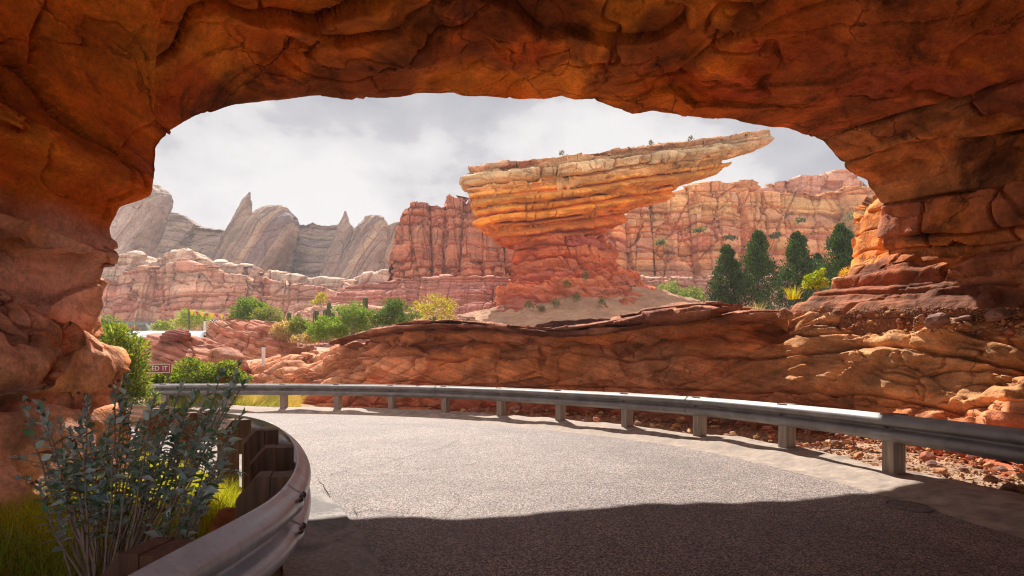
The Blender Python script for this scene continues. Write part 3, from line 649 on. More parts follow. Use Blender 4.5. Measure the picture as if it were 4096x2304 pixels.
# ------------------------------------------------------------------ the balanced butte
def closed_faces(nu, nv):
    return grid(nu, nv, True)
def build_butte():
    Yc = 45.0; root = empty('balanced_butte', tuple(at(590, 322, Yc)))
    tag(root, 'tall mushroom shaped orange sandstone butte with an overhanging ledge pointing right', 'butte')
    sh = .130; m = Yc / FPX
    rows = [(167, 580, 620), (166, 500, 720), (163.6, 474, 760), (162.8, 470, 767), (166, 467.5, 771.5), (172, 466.5, 771.5), (176, 466.5, 768), (180, 467, 757), (184, 467.5, 744), (186.0, 468, 735), (186.9, 469, 722), (188.1, 469, 722), (188.9, 469, 729), (190.5, 469.5, 730.5), (194.5, 471, 727), (197.5, 473, 721), (200, 475, 708), (202.5, 475, 692), (203.4, 475, 680), (203.8, 476.5, 654), (205.0, 476.5, 654), (205.5, 476, 674), (209, 477, 675.5), (215.5, 479, 671), (219, 480, 650), (221.6, 482, 636), (222.2, 482, 616), (222.6, 483, 616), (223.2, 484, 628), (229, 490, 626), (235, 495, 620), (237.5, 498, 617), (238.2, 499, 609), (241, 506, 606), (244.5, 513, 600), (248, 520, 590), (252, 523, 588)]
    rows_old = [(160.5, 580, 620), (160.8, 500, 720), (161.2, 474, 760), (162.5, 469, 768), (166, 467.5, 771), (173, 466.5, 771), (176, 466, 768), (181, 466.5, 756), (185.6, 467, 741), (186.2, 467, 722),
            (187.2, 467.5, 721), (187.8, 468, 730), (192, 469, 728), (197, 470, 718), (200.5, 471, 706), (203.0, 472, 690), (203.8, 473, 664), (204.6, 473.5, 664), (205.2, 474.5, 677), (209, 475, 674), (213, 477, 668), (217, 480, 655), (219.8, 483, 646), (220.6, 484, 622),
            (221.6, 484, 622), (222.2, 485, 634), (226, 486, 631), (232, 489, 622), (235, 493, 616), (236, 494, 608), (240, 497, 611), (243, 503, 605), (248, 510, 599), (252, 515, 594)]
    def dep(w, tx, wid):
        s = np.interp(w, [163, 175, 186.4, 186.9, 188, 203, 204.3, 205, 221, 222.4, 223.2, 240, 252], [6.9, 6.8, 6.6, 6.1, 6.5, 6.2, 5.6, 6.1, 5.7, 5.1, 5.6, 4.8, 4.0]); return s * (1 - .72 * tx ** 1.6) * (.93 if True else 1)
    nu, nv = 1200, 300
    P, Nn, Wv, a = loft_px(rows, Yc, dep, nu, nv, sh, .62)
    X, Y, Z = P.T; arc = a / (2 * math.pi) * 60
    ws = -(Wv) * m * 1.0                      # bed coordinate in metres, up
    s_ = X * 1.0 + Y * .8
    q = np.stack([s_, ws, Y], 1)
    wz = ws + (.28 * fbm(P * .13, 3, 301) + .1 * fbm(P * .6, 3, 302))
    # beds: the pale upper band is thick and blocky, the orange beds below are thin shelves
    bnd = -np.array([252, 244.5, 237.8, 229.5, 222.4, 213.5, 204.3, 195.5, 187.1, 182.5, 169.2, 166.4, 158]) * m
    k = np.clip(np.searchsorted(bnd, wz) - 1, 0, len(bnd) - 2); t = np.clip((wz - bnd[k]) / (bnd[k + 1] - bnd[k]), 0, 1); d = np.minimum(np.abs(wz - bnd[k]), np.abs(bnd[k + 1] - wz))
    off = np.array([-.1, .2, .3, -.15, .25, -.1, .2, -.15, -.25, .22, .12, -.2, .1])[k] * (.55 + .9 * ss(-.3, .3, fbm(P * .12, 2, 303)))
    j1, jd1 = joints(s_ + .5 * fbm(P * .4, 3, 310), 2.3, 311, k); j2, jd2 = joints(s_ + .3 * fbm(P * .6, 3, 312), 1.1, 313, k)
    pale = ss(-189 * m, -186 * m, wz) * ss(-166 * m, -168 * m, wz)
    D = off * 1.0 + .18 * (1 - (2 * t - 1) ** 4) - .7 * np.exp(-(d / .13) ** 2) + (rnd(j1, 315, k) - .5) * (.28 + .3 * pale) - (.22 + .2 * pale) * np.exp(-(jd1 / .08) ** 2) - .16 * np.exp(-(jd2 / .07) ** 2) * (rnd(j2, 316, k) > .4)
    D += .16 * fbm(P * .22, 3, 320) + .16 * fbm(P * .9, 4, 322) + .08 * fbm(P * 2.5, 3, 324) + scarp(P, .8, .08, .07, 326)
    D = D * (1 - .65 * ss(.45, .85, -Nn[:, 2]))
    for w0 in (187.4, 204.3, 222.3): D = D * (1 - .8 * np.exp(-((Wv - w0) / 1.3) ** 2) * ss(0, 8, X))
    f1, f2, ci = worley(np.stack([s_ / 1.1, ws / .5], 1), 41); D += pale * ((rnd(ci, 42) - .5) * .3 - .12 * np.exp(-((f2 - f1) / .06) ** 2))
    edge = ss(.02, .06, np.repeat(np.linspace(0, 1, nv), nu))
    P2 = P + Nn * (D * (.25 + .75 * edge) * (1 - .55 * ss(16, 21, X)))[:, None]
    P2[:, 2] += (1 - edge) * .14 * fbm(P * .7, 4, 330)
    hgt = (252 - Wv) / 90.
    xs = np.array([[.60, .14, .045], [.78, .22, .035], [.92, .36, .04], [.90, .42, .08], [.84, .54, .24], [.88, .62, .36], [.62, .34, .19]])
    hp = [0, .2, .42, .69, .735, .945, .97]
    # weathering: the tip on the right is paler
    hh = hgt + .05 * fbm(P * .2, 3, 335) 
    col = np.stack([np.interp(hh, hp, xs[:, i]) for i in range(3)], 1)
    col *= (.82 + .36 * rnd(j1, 340, k))[:, None] * (.85 + .3 * rnd(k, 341))[:, None]
    rs = (ss(.1, .4, fbm(P * (.25, .25, .9), 4, 345)) * .5)[:, None]; col = col * (1 - rs) + np.array((.50, .13, .05)) * rs
    F = closed_faces(nu, nv)
    # close the top
    V = np.vstack([P2, P2[:nu].mean(0)]); o = len(P2)
    Fl = np.vstack([F, np.array([[i, (i + 1) % nu, o, o] for i in range(nu)])]) if False else F
    mk('overhanging_cap', P2, Fl, M['butte'], parent=root, tint=col)
    # pedestal
    rows = [(236, 528, 588), (240, 523, 592), (243, 520, 596), (247, 520, 600), (252, 520, 605), (258, 519, 610), (268, 518, 615), (276, 515, 621), (283, 510, 632), (292, 502, 646), (302, 496, 662), (312, 489, 678), (330, 480, 696)]
    def dep2(w, tx, wid): return (np.interp(w, [238, 260, 285, 330], [3.6, 4.0, 5.5, 9.5])) * np.ones_like(tx)
    nu, nv = 900, 190
    P, Nn, Wv, a = loft_px(rows, Yc, dep2, nu, nv, 0, .8); X, Y, Z = P.T; s_ = X + Y * .9
    Db, k, jc, rr = blocky(s_, Z, P, 371, 2, 16, (.55, 1.2), .3, .4, .06, 1.9, .3, .3, .06, .25, .3, .14, 2)
    D = Db * 1.2 + facets(P, (2.4, 2.4, 1.3), .16, .14, 751)[0] + .12 * fbm(P * .35, 3, 373) + .15 * fbm(P * 1.1, 4, 375) + scarp(P, .6, .08, .14, 376)
    P2 = P + Nn * D[:, None]
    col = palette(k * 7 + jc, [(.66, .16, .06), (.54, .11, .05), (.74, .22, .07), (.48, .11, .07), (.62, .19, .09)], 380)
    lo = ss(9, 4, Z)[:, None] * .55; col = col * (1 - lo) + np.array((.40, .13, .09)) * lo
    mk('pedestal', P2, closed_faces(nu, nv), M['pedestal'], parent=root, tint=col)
    # talus apron
    nu, nv = 500, 160; rows = []
    for i in range(nv):
        v = i / (nv - 1); a = np.linspace(0, 2 * math.pi, nu, endpoint=False)
        rx = lerp(5.5, 16.5, v ** .9); ry = lerp(4.5, 12, v); cx = (np.interp(v, [0, 1], [600, 597]) - 512) * m
        z = lerp(HC + (HOR - 281) * m * .82, HC + (HOR - 326) * m * .76, v ** .78)
        X = cx + rx * np.cos(a); X += np.where(np.cos(a) > 0, 1.4 * v, 0)
        Yy = Yc - .5 + ry * np.sin(a); zz = z - .25 * np.abs(np.cos(a)) * v
        rows.append(np.stack([X, Yy, np.full(nu, z)], 1))
    P = np.vstack(rows); P[:, 2] += .7 * fbm(P * .16, 3, 390) + .25 * fbm(P * .7, 4, 392) - .35 * np.abs(fbm(P * (.9, .9, .05), 2, 395)); P[:, 0] += .6 * fbm(P * .2, 3, 396)
    col = np.array((.42, .235, .14)) * (1 + .25 * fbm(P * .5, 3, 397))[:, None]
    mk('scree_apron', P, closed_faces(nu, nv), M['talus'], parent=root, tint=col)
    return root
butte = build_butte()

# ------------------------------------------------------------------ cliffs, spires, mounds
def curtain(name, top_px, Ytop, base_py, lean, mat, colfn, seed, nu, nf, bl, capd=8., label=None, cat='cliff', kw=None, tower=0., tw=4., extra=None, nt=10, kind=None, wb=1., ba=1.):
    """a cliff whose upper edge runs along top_px (photo frame) at the distance Ytop(px)"""
    tp = np.array(top_px, float); px = np.linspace(tp[0, 0], tp[-1, 0], nu); pyt = np.interp(px, tp[:, 0], tp[:, 1])
    Yt = np.array([Ytop(p) for p in px]); m = Yt / FPX
    xt = (px - CX) * m; top = np.stack([xt, Yt, HC + (HOR - pyt) * m], 1)
    t = np.gradient(top[:, :2], axis=0); t /= np.linalg.norm(t, axis=1)[:, None]; n = np.stack([t[:, 1], -t[:, 0]], 1)
    s = np.r_[0, np.cumsum(np.hypot(*np.diff(top[:, :2], axis=0).T))]
    if tower > 0:
        z3 = np.zeros(nu); jc, jd = joints(s + 1.2 * fbm(np.c_[s * .3, z3, z3], 2, seed + 70), tw, seed + 71, 0)
        top[:, 2] += (rnd(jc, seed + 72) - .6) * tower - tower * .35 * np.exp(-(jd / (tw * .07)) ** 2) * (rnd(jc, seed + 76) > .4); jc2, jd2 = joints(s, tw * .4, seed + 73, 0); top[:, 2] += (rnd(jc2, seed + 74) - .5) * tower * .35
    top[:, 2] += .06 * lean * fbm(np.c_[s * .8, np.zeros(nu), np.zeros(nu)], 4, seed + 75)
    zb = HC + (HOR - base_py) * m
    rows, K = [], []
    for v in np.linspace(0, 1, nf):
        q = top.copy(); sb = lean * (1 - v) ** 1.2
        q[:, :2] += n * sb; q[:, 2] = zb + (top[:, 2] - zb) * v; rows.append(q); K.append(v)
    for v in np.linspace(0, 1, nt + 1)[1:]:
        q = top.copy(); q[:, :2] -= n * capd * v ** 1.5; q[:, 2] -= (top[:, 2] - zb) * max(0, v - .3) ** 2 * .6 + .15 * v; rows.append(q); K.append(1 + v)
    q = q.copy(); q[:, 2] = zb - 1; rows.append(q); K.append(2.1)
    P = np.vstack(rows); nv = len(rows); K = np.repeat(K, nu); Sx = np.tile(s, nv)
    Nn = gnormals(P, nu, nv); ref = np.tile(np.c_[n, np.full(nu, .2)], (nv, 1)); ref[:, 2] += (K > 1) * 1.; Nn *= np.sign((Nn * ref).sum(1))[:, None]
    kw = dict(bl, **(kw or {}))
    Dd, k, jc, rr = blocky(Sx, P[:, 2], P, seed, zb.min() - 5, top[:, 2].max() + 5, **kw)
    big, bd = joints(Sx + 1.2 * fbm(np.c_[Sx * .3, P[:, 2] * .05, P[:, 2] * 0], 2, seed + 70), tw, seed + 71, 0)
    wd = tw * .09
    D = Dd + ba * ((rnd(big, seed + 80) - .5) * tw * .4 - tw * .2 * np.exp(-(bd / wd) ** 2) * (rnd(big, seed + 85) > .3)) + ba * tw * .10 * np.sqrt(np.clip(1 - (1 - np.clip(bd / (tw * .5), 0, 1)) ** 2, 0, 1))
    D += tw * .10 * fbm(P * (1.2 / tw), 3, seed + 81) + tw * .03 * fbm(P * (5 / tw), 4, seed + 82)
    if extra is not None: D = D + extra(P, K, Sx)
    f1, f2, ci = worley(np.stack([Sx / (tw * .8) + .3 * fbm(P * .15, 2, seed + 90), P[:, 2] / (tw * 1.15) + .3 * fbm(P * .15 + 7, 2, seed + 91)], 1), seed + 92)
    D += tw * wb * ((1 - f1 ** 2) * .10 - .10 * np.exp(-((f2 - f1) / .04) ** 2) + (rnd(ci, seed + 93) - .5) * .16) + facets(P, (tw * .9, tw * .9, tw * 1.3), tw * .10 * (.4 + .6 * wb), tw * .05 * (.3 + .7 * wb), seed + 95)[0]
    D *= np.where(K > 1, .5, 1)
    Nz = Nn.copy(); Nz[:, 2] *= np.where(K > .85, .25, .8); P2 = P + Nz * D[:, None]; P2[:, 2] += (K >= 1) * tw * .05 * fbm(P * (3 / tw), 4, seed + 84)
    c = colfn(P2, K, k, jc + big * 13, rr)
    o = mk(name, P2, grid(nu, nv), mat, tint=c); tag(o, label, cat, kind=kind); return o
def c_red(base, cols, seed, amt=.5, z0=0, z1=1, lowc=(.4, .15, .11)):
    def f(P, K, k, jc, rr):
        c = palette(k * 3 + jc % 5, cols, seed) * 1.3; c *= (.85 + .3 * rnd(jc, seed + 1))[:, None]
        b = np.array(cols[0])
        w = (ss(-.2, .3, fbm(P * (.05, .05, .2), 3, seed + 3)) * amt)[:, None]; c = c * (1 - w) + np.array(base) * 1.3 * w
        w = (ss(z1, z0, P[:, 2] + 1.0 * fbm(P * .1, 2, seed + 4)) * .6)[:, None]; return c * (1 - w) + np.array(lowc) * w
    return f
BL = dict(lh=(.8, 2.4), lamp=.28, notch=.32, nw=.09, jw=5.0, jamp=.25, jn=.2, jnw=.09, warp=.5, wsc=.12, bulge=.15)
# left far cliffs
YL = 78
curtain('cliff', [(-260,268),(-180,258),(-90,264),(-20,256),(60,262),(95,262),(118,254),(135,252),(150,266),(163,256),(185,252),(205,259),(222,266),(240,270),(262,268),(285,272),(310,276),(340,278),(365,277),(395,272),(420,272),(450,272)], lambda p: YL + 4, 345, 3.0, M['cliff'],
        c_red((.52, .33, .24), [(.54, .35, .25), (.60, .43, .32), (.50, .31, .22), (.58, .44, .34)], 401), 401, 900, 90, BL, 14, 'band of pale rounded rock shelves lying above the far left pink cliff', kw=dict(lh=(.6, 1.6), warp=1.2, jw=3.5), tower=.8, tw=5)
curtain('cliff', [(-280,272),(-200,280),(-120,268),(-40,276),(40,276),(95,275),(120,272),(140,268),(160,272),(172,262),(190,262),(205,270),(235,277),(260,281),(285,284),(315,284),(340,287),(365,287),(385,285),(420,288),(460,292)], lambda p: YL, 356, 3.5, M['cliff'],
        c_red((.56, .30, .20), [(.56, .27, .17), (.62, .37, .25), (.46, .18, .12), (.54, .24, .155)], 411, z0=5.5, z1=8), 411, 1250, 200, BL, 10, 'long pink and tan blocky cliff below the grey spires on the far left', tower=1.6, tw=3.6)
# mid red cliff with towers
curtain('cliff', [(388,262),(394,236),(402,214),(414,204),(426,201),(437,205),(444,206),(450,199),(460,204),(470,196),(480,197),(495,201),(520,205),(560,212)], lambda p: 62 + (p - 400) * .03, 350, 5.0, M['cliff'],
        c_red((.46, .19, .11), [(.54, .18, .085), (.46, .125, .06), (.60, .25, .13), (.42, .11, .06)], 421), 421, 560, 240, BL, 9, 'jagged red cliff with split towers close behind the left side of the butte', kw=dict(jw=2.0, jamp=.5), tower=1.2, tw=2.6)
curtain('rock_mound', [(330,308),(337,298),(345,290),(358,286),(385,283),(400,279),(430,279),(470,278),(500,279),(540,281)], lambda p: 54, 352, 6.5, M['cliff'],
        c_red((.46, .19, .13), [(.48, .2, .13), (.42, .16, .115), (.5, .23, .16), (.42, .17, .13)], 431), 431, 420, 130, BL, 8, 'smooth banded red rock mound at the left foot of the butte', 'rock mound', kw=dict(lh=(.35, .8), jw=7., jamp=.1, jn=.12, lamp=.14, notch=.16, nw=.05), tower=.0, tw=9, wb=.25, ba=.2)
# right cliffs
curtain('cliff', [(560,245),(585,240),(600,222),(622,215),(640,205),(655,196),(672,190),(690,186),(705,184),(725,186),(740,186),(752,190),(756,196),(800,196),(850,190),(900,190),(960,196)], lambda p: 72, 352, 5.0, M['cliff'],
        c_red((.64, .33, .15), [(.68, .29, .11), (.60, .22, .09), (.72, .40, .16), (.54, .18, .09), (.64, .32, .18)], 441, z0=10, z1=17, lowc=(.50, .24, .17)), 441, 900, 260, BL, 12, 'wide banded orange and pink cliff wall behind the conifers on the right', kw=dict(lh=(.8, 2.2)), tower=1.0, tw=4.2)
curtain('cliff', [(735,215),(752,192),(760,190),(772,186),(782,182),(795,178),(808,177),(822,180),(826,176),(838,173),(846,174),(860,180),(880,186),(930,196),(990,210)], lambda p: 80, 300, 4.0, M['cliff'],
        c_red((.50, .27, .19), [(.54, .25, .15), (.58, .28, .16), (.50, .20, .12), (.56, .29, .19)], 451), 451, 480, 170, BL, 12, 'taller rounded cliff rising behind the right end of the banded cliff', kw=dict(lh=(.8, 2.2)), tower=1.2, tw=4.5)
curtain('rock_shelf', [(620,284),(650,280),(680,278),(720,276),(760,280),(800,276),(850,270),(900,262)], lambda p: 58, 352, 7.0, M['cliff'],
        c_red((.50, .27, .19), [(.52, .27, .19), (.56, .33, .24), (.48, .22, .16)], 461), 461, 420, 90, BL, 8, 'low stepped pink rock shelf at the foot of the right cliff', 'rock shelf', kw=dict(lh=(.35, .9), lamp=.2), tower=.2, tw=5, wb=.5, ba=.5)

def spire(name, outline, Yc, depth, mat, cols, seed, label, dirx=1.05, nu=260, nv=200, cat='rock spire', amp=1.):
    """outline: rows (py, xl, xr); a leaning slab with depth"""
    P, Nn, Wv, a = loft_px(outline, Yc, lambda w, tx, wid: np.minimum(depth, wid * Yc / FPX * .5 + .2) * np.ones_like(tx), nu, nv, 0, .7)
    X, Y, Z = P.T; g = X * math.cos(dirx) - Z * 0 + 0 * Z
    bed = -X * math.sin(dirx) + Z * math.cos(dirx) + .9 * fbm(P * .07, 3, seed)
    k, t, d, rr = layers(bed, -200, 200, .6, 2.2, seed)
    D = (rr[k] - .5) * .35 - .3 * np.exp(-(d / .12) ** 2) * (rnd(k, seed) > .5) + .35 * fbm(P * .12, 3, seed + 1) + .2 * fbm(P * .5, 4, seed + 2) + scarp(P, .22, .07, .12, seed + 3) + crack(P, .2, .02, .25, seed + 5)
    ed = np.minimum(ss(0, .03, (Wv - Wv.min()) / (Wv.max() - Wv.min())), 1)
    P2 = P + Nn * (D * amp * (.15 + .85 * ed))[:, None]
    c = palette(k, cols, seed + 9) * (1 + .15 * fbm(P * .1, 3, seed + 8))[:, None]
    V = P2; o = mk(name, V, closed_faces(nu, nv), mat, tint=c); tag(o, label, cat); return o
G1 = [(.30, .205, .18), (.38, .26, .19), (.24, .165, .165), (.42, .29, .20)]
G2 = [(.44, .34, .29), (.48, .36, .29), (.41, .32, .30), (.50, .38, .31)]
spire('rock_spire', [(192,249.2,250), (200,244,250.5), (208,240,251), (220,235,252), (228,231,256), (240,225,262), (252,217,268), (262,210,272), (275,203,280), (290,200,282)], 108, 3.5, M['spire'], G1, 501, 'grey pointed rock spire left of the large leaning slab', 1.05)
spire('leaning_slab', [(205,270,281), (207,264,286), (211,258,290), (216,253,294), (222,248,296), (230,243,295.5), (240,236,293), (250,228,288), (260,221,284), (272,214,279), (290,206,276)], 106, 5, M['spire'], G1, 511, 'large grey leaning rock slab with a rounded top beside the tallest spire', cat='rock slab')
spire('rock_spire', [(211,344.5,346), (216,343,348.5), (222,340,350.5), (230,337,353), (245,332,356), (258,327,358), (270,323,360), (285,320,362), (300,318,362)], 108, 3.5, M['spire'], G1, 521, 'narrower grey spire left of the pair of slabs nearest the red cliff', 1.25)
spire('leaning_slab', [(215,371,380), (217,367,384), (221,363,386), (226,359,387), (238,353,386), (250,347,384), (262,341,380), (275,335,377), (292,330,376)], 106.5, 4.5, M['spire'], G1, 531, 'smaller grey leaning slab with a blunt top next to the narrow spire', cat='rock slab')
spire('leaning_slab', [(222,396,400), (225,388,399), (232,386,397), (245,382,394), (258,378,390), (272,373,388), (290,370,386)], 109, 3, M['spire'], G1, 536, 'slim grey slab edge leaning against the jagged red cliff', cat='rock slab', nu=160)
spire('leaning_slab', [(180,140,150), (184,128,158), (190,120,164), (196,116,167), (202,112,167), (212,106,162), (225,98,156), (240,92,150), (255,85,146), (272,80,144)], 100, 6, M['spire'], G2, 541, 'pale leaning rock slab showing beside the arch pillar at the far left', cat='rock slab')
RG = [(.46, .32, .25), (.40, .28, .235), (.34, .25, .24), (.50, .36, .25)]
def c_rg(P, K, k, jc, rr): return palette(k, RG, 7) * (.9 + .2 * rnd(k, 9))[:, None]
curtain('rock_ridge', [(130,240),(148,226),(160,216),(172,212.5),(180,215),(190,220),(196,225),(208,226),(222,228),(235,229),(260,236),(300,240)], lambda p: 118, 300, 6, M['ridge'], c_rg, 551, 420, 160, BL, 14, 'tan striped rock ridge between the pale left slab and the tallest spire', 'rock ridge', kw=dict(lh=(.8, 1.8), warp=4., wsc=.03, jw=14, jamp=.15, jn=.1, lamp=.3, notch=.35), tw=26, wb=.12, ba=.08)
curtain('rock_ridge', [(270,240),(286,228),(296,224.5),(304,225),(311,222.5),(320,226),(338,228),(360,232),(380,228),(398,224),(404,232),(420,240)], lambda p: 118, 300, 6, M['ridge'], c_rg, 561, 420, 160, BL, 14, 'grey striped rock ridge in the gap between the two pairs of slabs', 'rock ridge', kw=dict(lh=(.8, 1.8), warp=4., wsc=.03, jw=14, jamp=.15, jn=.1, lamp=.3, notch=.35), tw=26, wb=.12, ba=.08)

def mound(name, outline, Yc, depth, cols, seed, label, bedh=(.12, .35), tilt=.25, parent=None, nu=420, nv=150, mat='wall', amp=1., cat='rock mound'):
    P, Nn, Wv, a = loft_px(outline, Yc, lambda w, tx, wid: depth * np.clip((w - outline[0][0]) / (outline[-1][0] - outline[0][0]), .02, 1) ** .6 * np.ones_like(tx), nu, nv, 0, .8)
    X, Y, Z = P.T; bed = Z + X * tilt + .3 * fbm(P * .3, 3, seed)
    k, t, d, rr = layers(bed, -60, 60, *bedh, seed)
    D = (rr[k] - .5) * .22 - .1 * np.exp(-(d / .03) ** 2) + .35 * fbm(P * .4, 3, seed + 1) + .1 * fbm(P * 1.6, 4, seed + 2) + scarp(P, .7, .07, .1, seed + 3) + crack(P, .5, .02, .2, seed + 5)
    P2 = P + Nn * (D * amp * (.3 + .7 * ss(0, .15, (Wv - Wv.min()) / (Wv.max() - Wv.min()))))[:, None]
    c = palette(k, cols, seed + 7)
    o = mk(name, P2, closed_faces(nu, nv), M[mat], tint=c, parent=parent)
    if parent is None: tag(o, label, cat)
    return o
RD = [(.46, .19, .12), (.52, .26, .18), (.40, .14, .09), (.50, .22, .13)]
m1 = mound('rock_mound', [(331.5,176,186), (332,170,188), (337,158,196), (341,150,206), (347,144,218), (354,140,230), (361,136,240), (372,130,246), (390,122,250)], 21.5, 2.4, RD, 601, 'red rock mound with a dark crumbling cap behind the low green hedge')
mound('dark_cap', [(329.5,172,184), (331,167,189), (334.5,164,191), (337.5,162,190), (341,165,186)], 20.6, .5, [(.22, .06, .045), (.28, .09, .06)], 606, None, (.05, .12), .1, m1, 160, 50, amp=.4)
mound('rock_mound', [(318.5,226,250), (320,218,262), (323,210,276), (327,206,284), (334,203,292), (342,204,300), (352,212,312), (364,222,322), (385,225,330)], 27, 3.2, RD, 611, 'broad banded red rock mound below the checkered banner')
mound('rock_mound', [(304,345,360), (306,318,376), (309,300,390), (314,290,410), (322,284,425), (335,280,430)], 41, 3.5, [(.55, .3, .2), (.58, .36, .27), (.5, .24, .16)], 621, 'flat pale red rock mound behind the cacti')
mound('rock_mound', [(314,430,446), (316,418,462), (320,412,474), (328,408,480)], 36, 2., [(.52, .25, .17), (.56, .32, .22), (.48, .22, .14)], 631, 'small pale rock mound peeking over the wall left of the butte')

# ------------------------------------------------------------------ guardrails
def hgt_on(path_pt): return .0
WB = [(.0, .3125), (-.012, .300), (-.03, .285), (-.055, .272), (-.075, .255), (-.083, .232), (-.083, .212), (-.075, .190), (-.055, .172), (-.028, .160), (-.008, .150), (.0, .144),
      (.0, .136), (.0, .128), (-.008, .122), (-.028, .112), (-.055, .100), (-.075, .082), (-.083, .060), (-.083, .040), (-.075, .018), (-.055, .0), (-.03, -.012), (-.012, -.026), (.0, -.038)]
WB = [(d, z - .1372) for d, z in WB]
_wd = np.array(WB); _wl = np.r_[0, np.cumsum(np.hypot(*np.diff(_wd, axis=0).T))]
def wprof(n=46):
    t = np.linspace(0, _wl[-1], n); return np.interp(t, _wl, _wd[:, 0]), np.interp(t, _wl, _wd[:, 1])
def beam(name, path, s0, s1, arc, zc, side, parent, lift=0., seed=0, lap=.16, mat='steel'):
    """W-beam panel from arc length s0 to s1; SIDE=+1 when the road is to the left of the path direction"""
    n = max(12, int((s1 - s0) / .05)); s = np.linspace(s0, s1, n)
    x = np.interp(s, arc, path[:, 0]); y = np.interp(s, arc, path[:, 1]); c = np.stack([x, y], 1)
    t = np.gradient(c, axis=0); t /= np.linalg.norm(t, axis=1)[:, None]; nn = np.stack([t[:, 1], -t[:, 0]], 1) * side
    d, z = wprof(); th = .006
    flare = lift * (ss(s1 - lap * 1.1, s1 - lap * .9, s)) if lift else np.zeros(n)
    rows = []
    for dd, zz in list(zip(d, z)) + [(a + th, b) for a, b in list(zip(d, z))[::-1]]:
        off = dd - flare
        rows.append(np.c_[c + nn * off[:, None], np.full(n, zc + zz * 1.02) + .006 * fbm(np.c_[s * .5, np.zeros(n), np.full(n, seed)], 2, 3)])
    P = np.vstack(rows); m = len(rows)
    F = np.vstack([grid(n, m), np.stack([np.arange(n - 1) + (m - 1) * n, np.arange(1, n) + (m - 1) * n, np.arange(1, n), np.arange(n - 1)], 1)])
    k = m // 2; ends = []
    for e_ in (0, n - 1):
        for i in range(k - 1): ends.append((i * n + e_, (i + 1) * n + e_, (m - 2 - i) * n + e_, (m - 1 - i) * n + e_))
    F = np.vstack([F, np.array(ends)])
    return mk(name, P, F, M[mat], parent=parent)
def arcs(path): return np.r_[0, np.cumsum(np.hypot(*np.diff(path, axis=0).T))]
def frame_at(path, arc, s, side):
    x = np.interp(s, arc, path[:, 0]); y = np.interp(s, arc, path[:, 1]); x2 = np.interp(s + .1, arc, path[:, 0]); y2 = np.interp(s + .1, arc, path[:, 1])
    t = np.array((x2 - x, y2 - y)); t /= np.linalg.norm(t) + 1e-9; return np.array((x, y)), t, np.array((t[1], -t[0])) * side
def bolt(mb, p, nn, r=.014, h=.014):
    nn = np.array((*nn, 0.)); a = np.array((-nn[1], nn[0], 0)); b = np.array((0, 0, 1.)); V, F = [], []
    for rr_, hh in ((r, 0), (r * .95, h * .5), (r * .55, h)):
        for k in range(8): V.append(p - nn * hh + (a * math.cos(k * math.pi / 4) + b * math.sin(k * math.pi / 4)) * rr_)
    for q in range(2):
        for k in range(8): F.append((q * 8 + k, q * 8 + (k + 1) % 8, q * 8 + 8 + (k + 1) % 8, q * 8 + 8 + k))
    F.append(tuple(range(16, 24))); mb.add(V, F)
# right rail
rp = railc; ra = arcs(rp)
rail_r = empty('guardrail', (3.59, 10.4, 0)); tag(rail_r, 'long steel guardrail on the outer side of the bend in front of the rock wall', 'guardrail')
ZC = .70
def arc_of(x, y, path, arc):
    _, a = pdist(np.array([[x, y]]), path); return float(a[0])
POSTS = [(5.0+.15, 5.3), (4.95,7.03), (4.39,8.72), (3.59,10.4), (2.43,11.7), (1.1,12.97), (-.32,14.27), (-1.92,15.3), (-3.59,16.0), (-5.36,16.5), (-7.13,16.8), (-8.9,16.95), (-10.8,16.75), (5.25,3.5), (5.25,1.7), (5.22,-.1)]
for (x, y) in POSTS:
    s = arc_of(x, y, rp, ra); p, t, nn = frame_at(rp, ra, s, 1)
    c = p + nn * .10
    mb = MB(); mb.box((*c, .385), .17, .20, .94, (t[0], t[1], 0), bev=.006)
    po = mb.build('post', M['woodg'], rail_r)
    mb = MB(); mb.box((*(p + nn * .10), .866), .19, .24, .022, (t[0], t[1], 0), bev=.003)
    mb.build('post_cap', M['wood'], po)
    mb = MB(); bp = np.array((*(p - nn * .012 + t * .02), ZC)); mb.box(bp, .055, .012, .06, (t[0], t[1], 0)); bolt(mb, np.array((*(p - nn * .018 + t * .02), ZC)), nn, .016, .012)
    mb.build('bolt', M['bolt'], rail_r)
sE = arc_of(2.43, 11.7, rp, ra); s_a = arc_of(3.59, 10.4, rp, ra); s_g = arc_of(-1.92, 15.3, rp, ra)
cuts = [0.5, s_a - 7.4, s_a + .06, s_g + .1, s_g + 7.3, min(ra[-1] - .3, s_g + 14.5)]
for i in range(len(cuts) - 1):
    beam('rail_beam', rp, cuts[i], cuts[i + 1] + (.16 if i < len(cuts) - 2 else 0), ra, ZC, 1, rail_r, lift=.009, seed=i)
for sj in cuts[1:4]:
    for ds in (.02, .12):
        for zz in (.085, -.085):
            mb = MB(); p, t, nn = frame_at(rp, ra, sj + ds, 1); bolt(mb, np.array((*(p - nn * .094), ZC + zz)), nn, .013, .01); mb.build('splice_bolt', M['bolt'], rail_r)
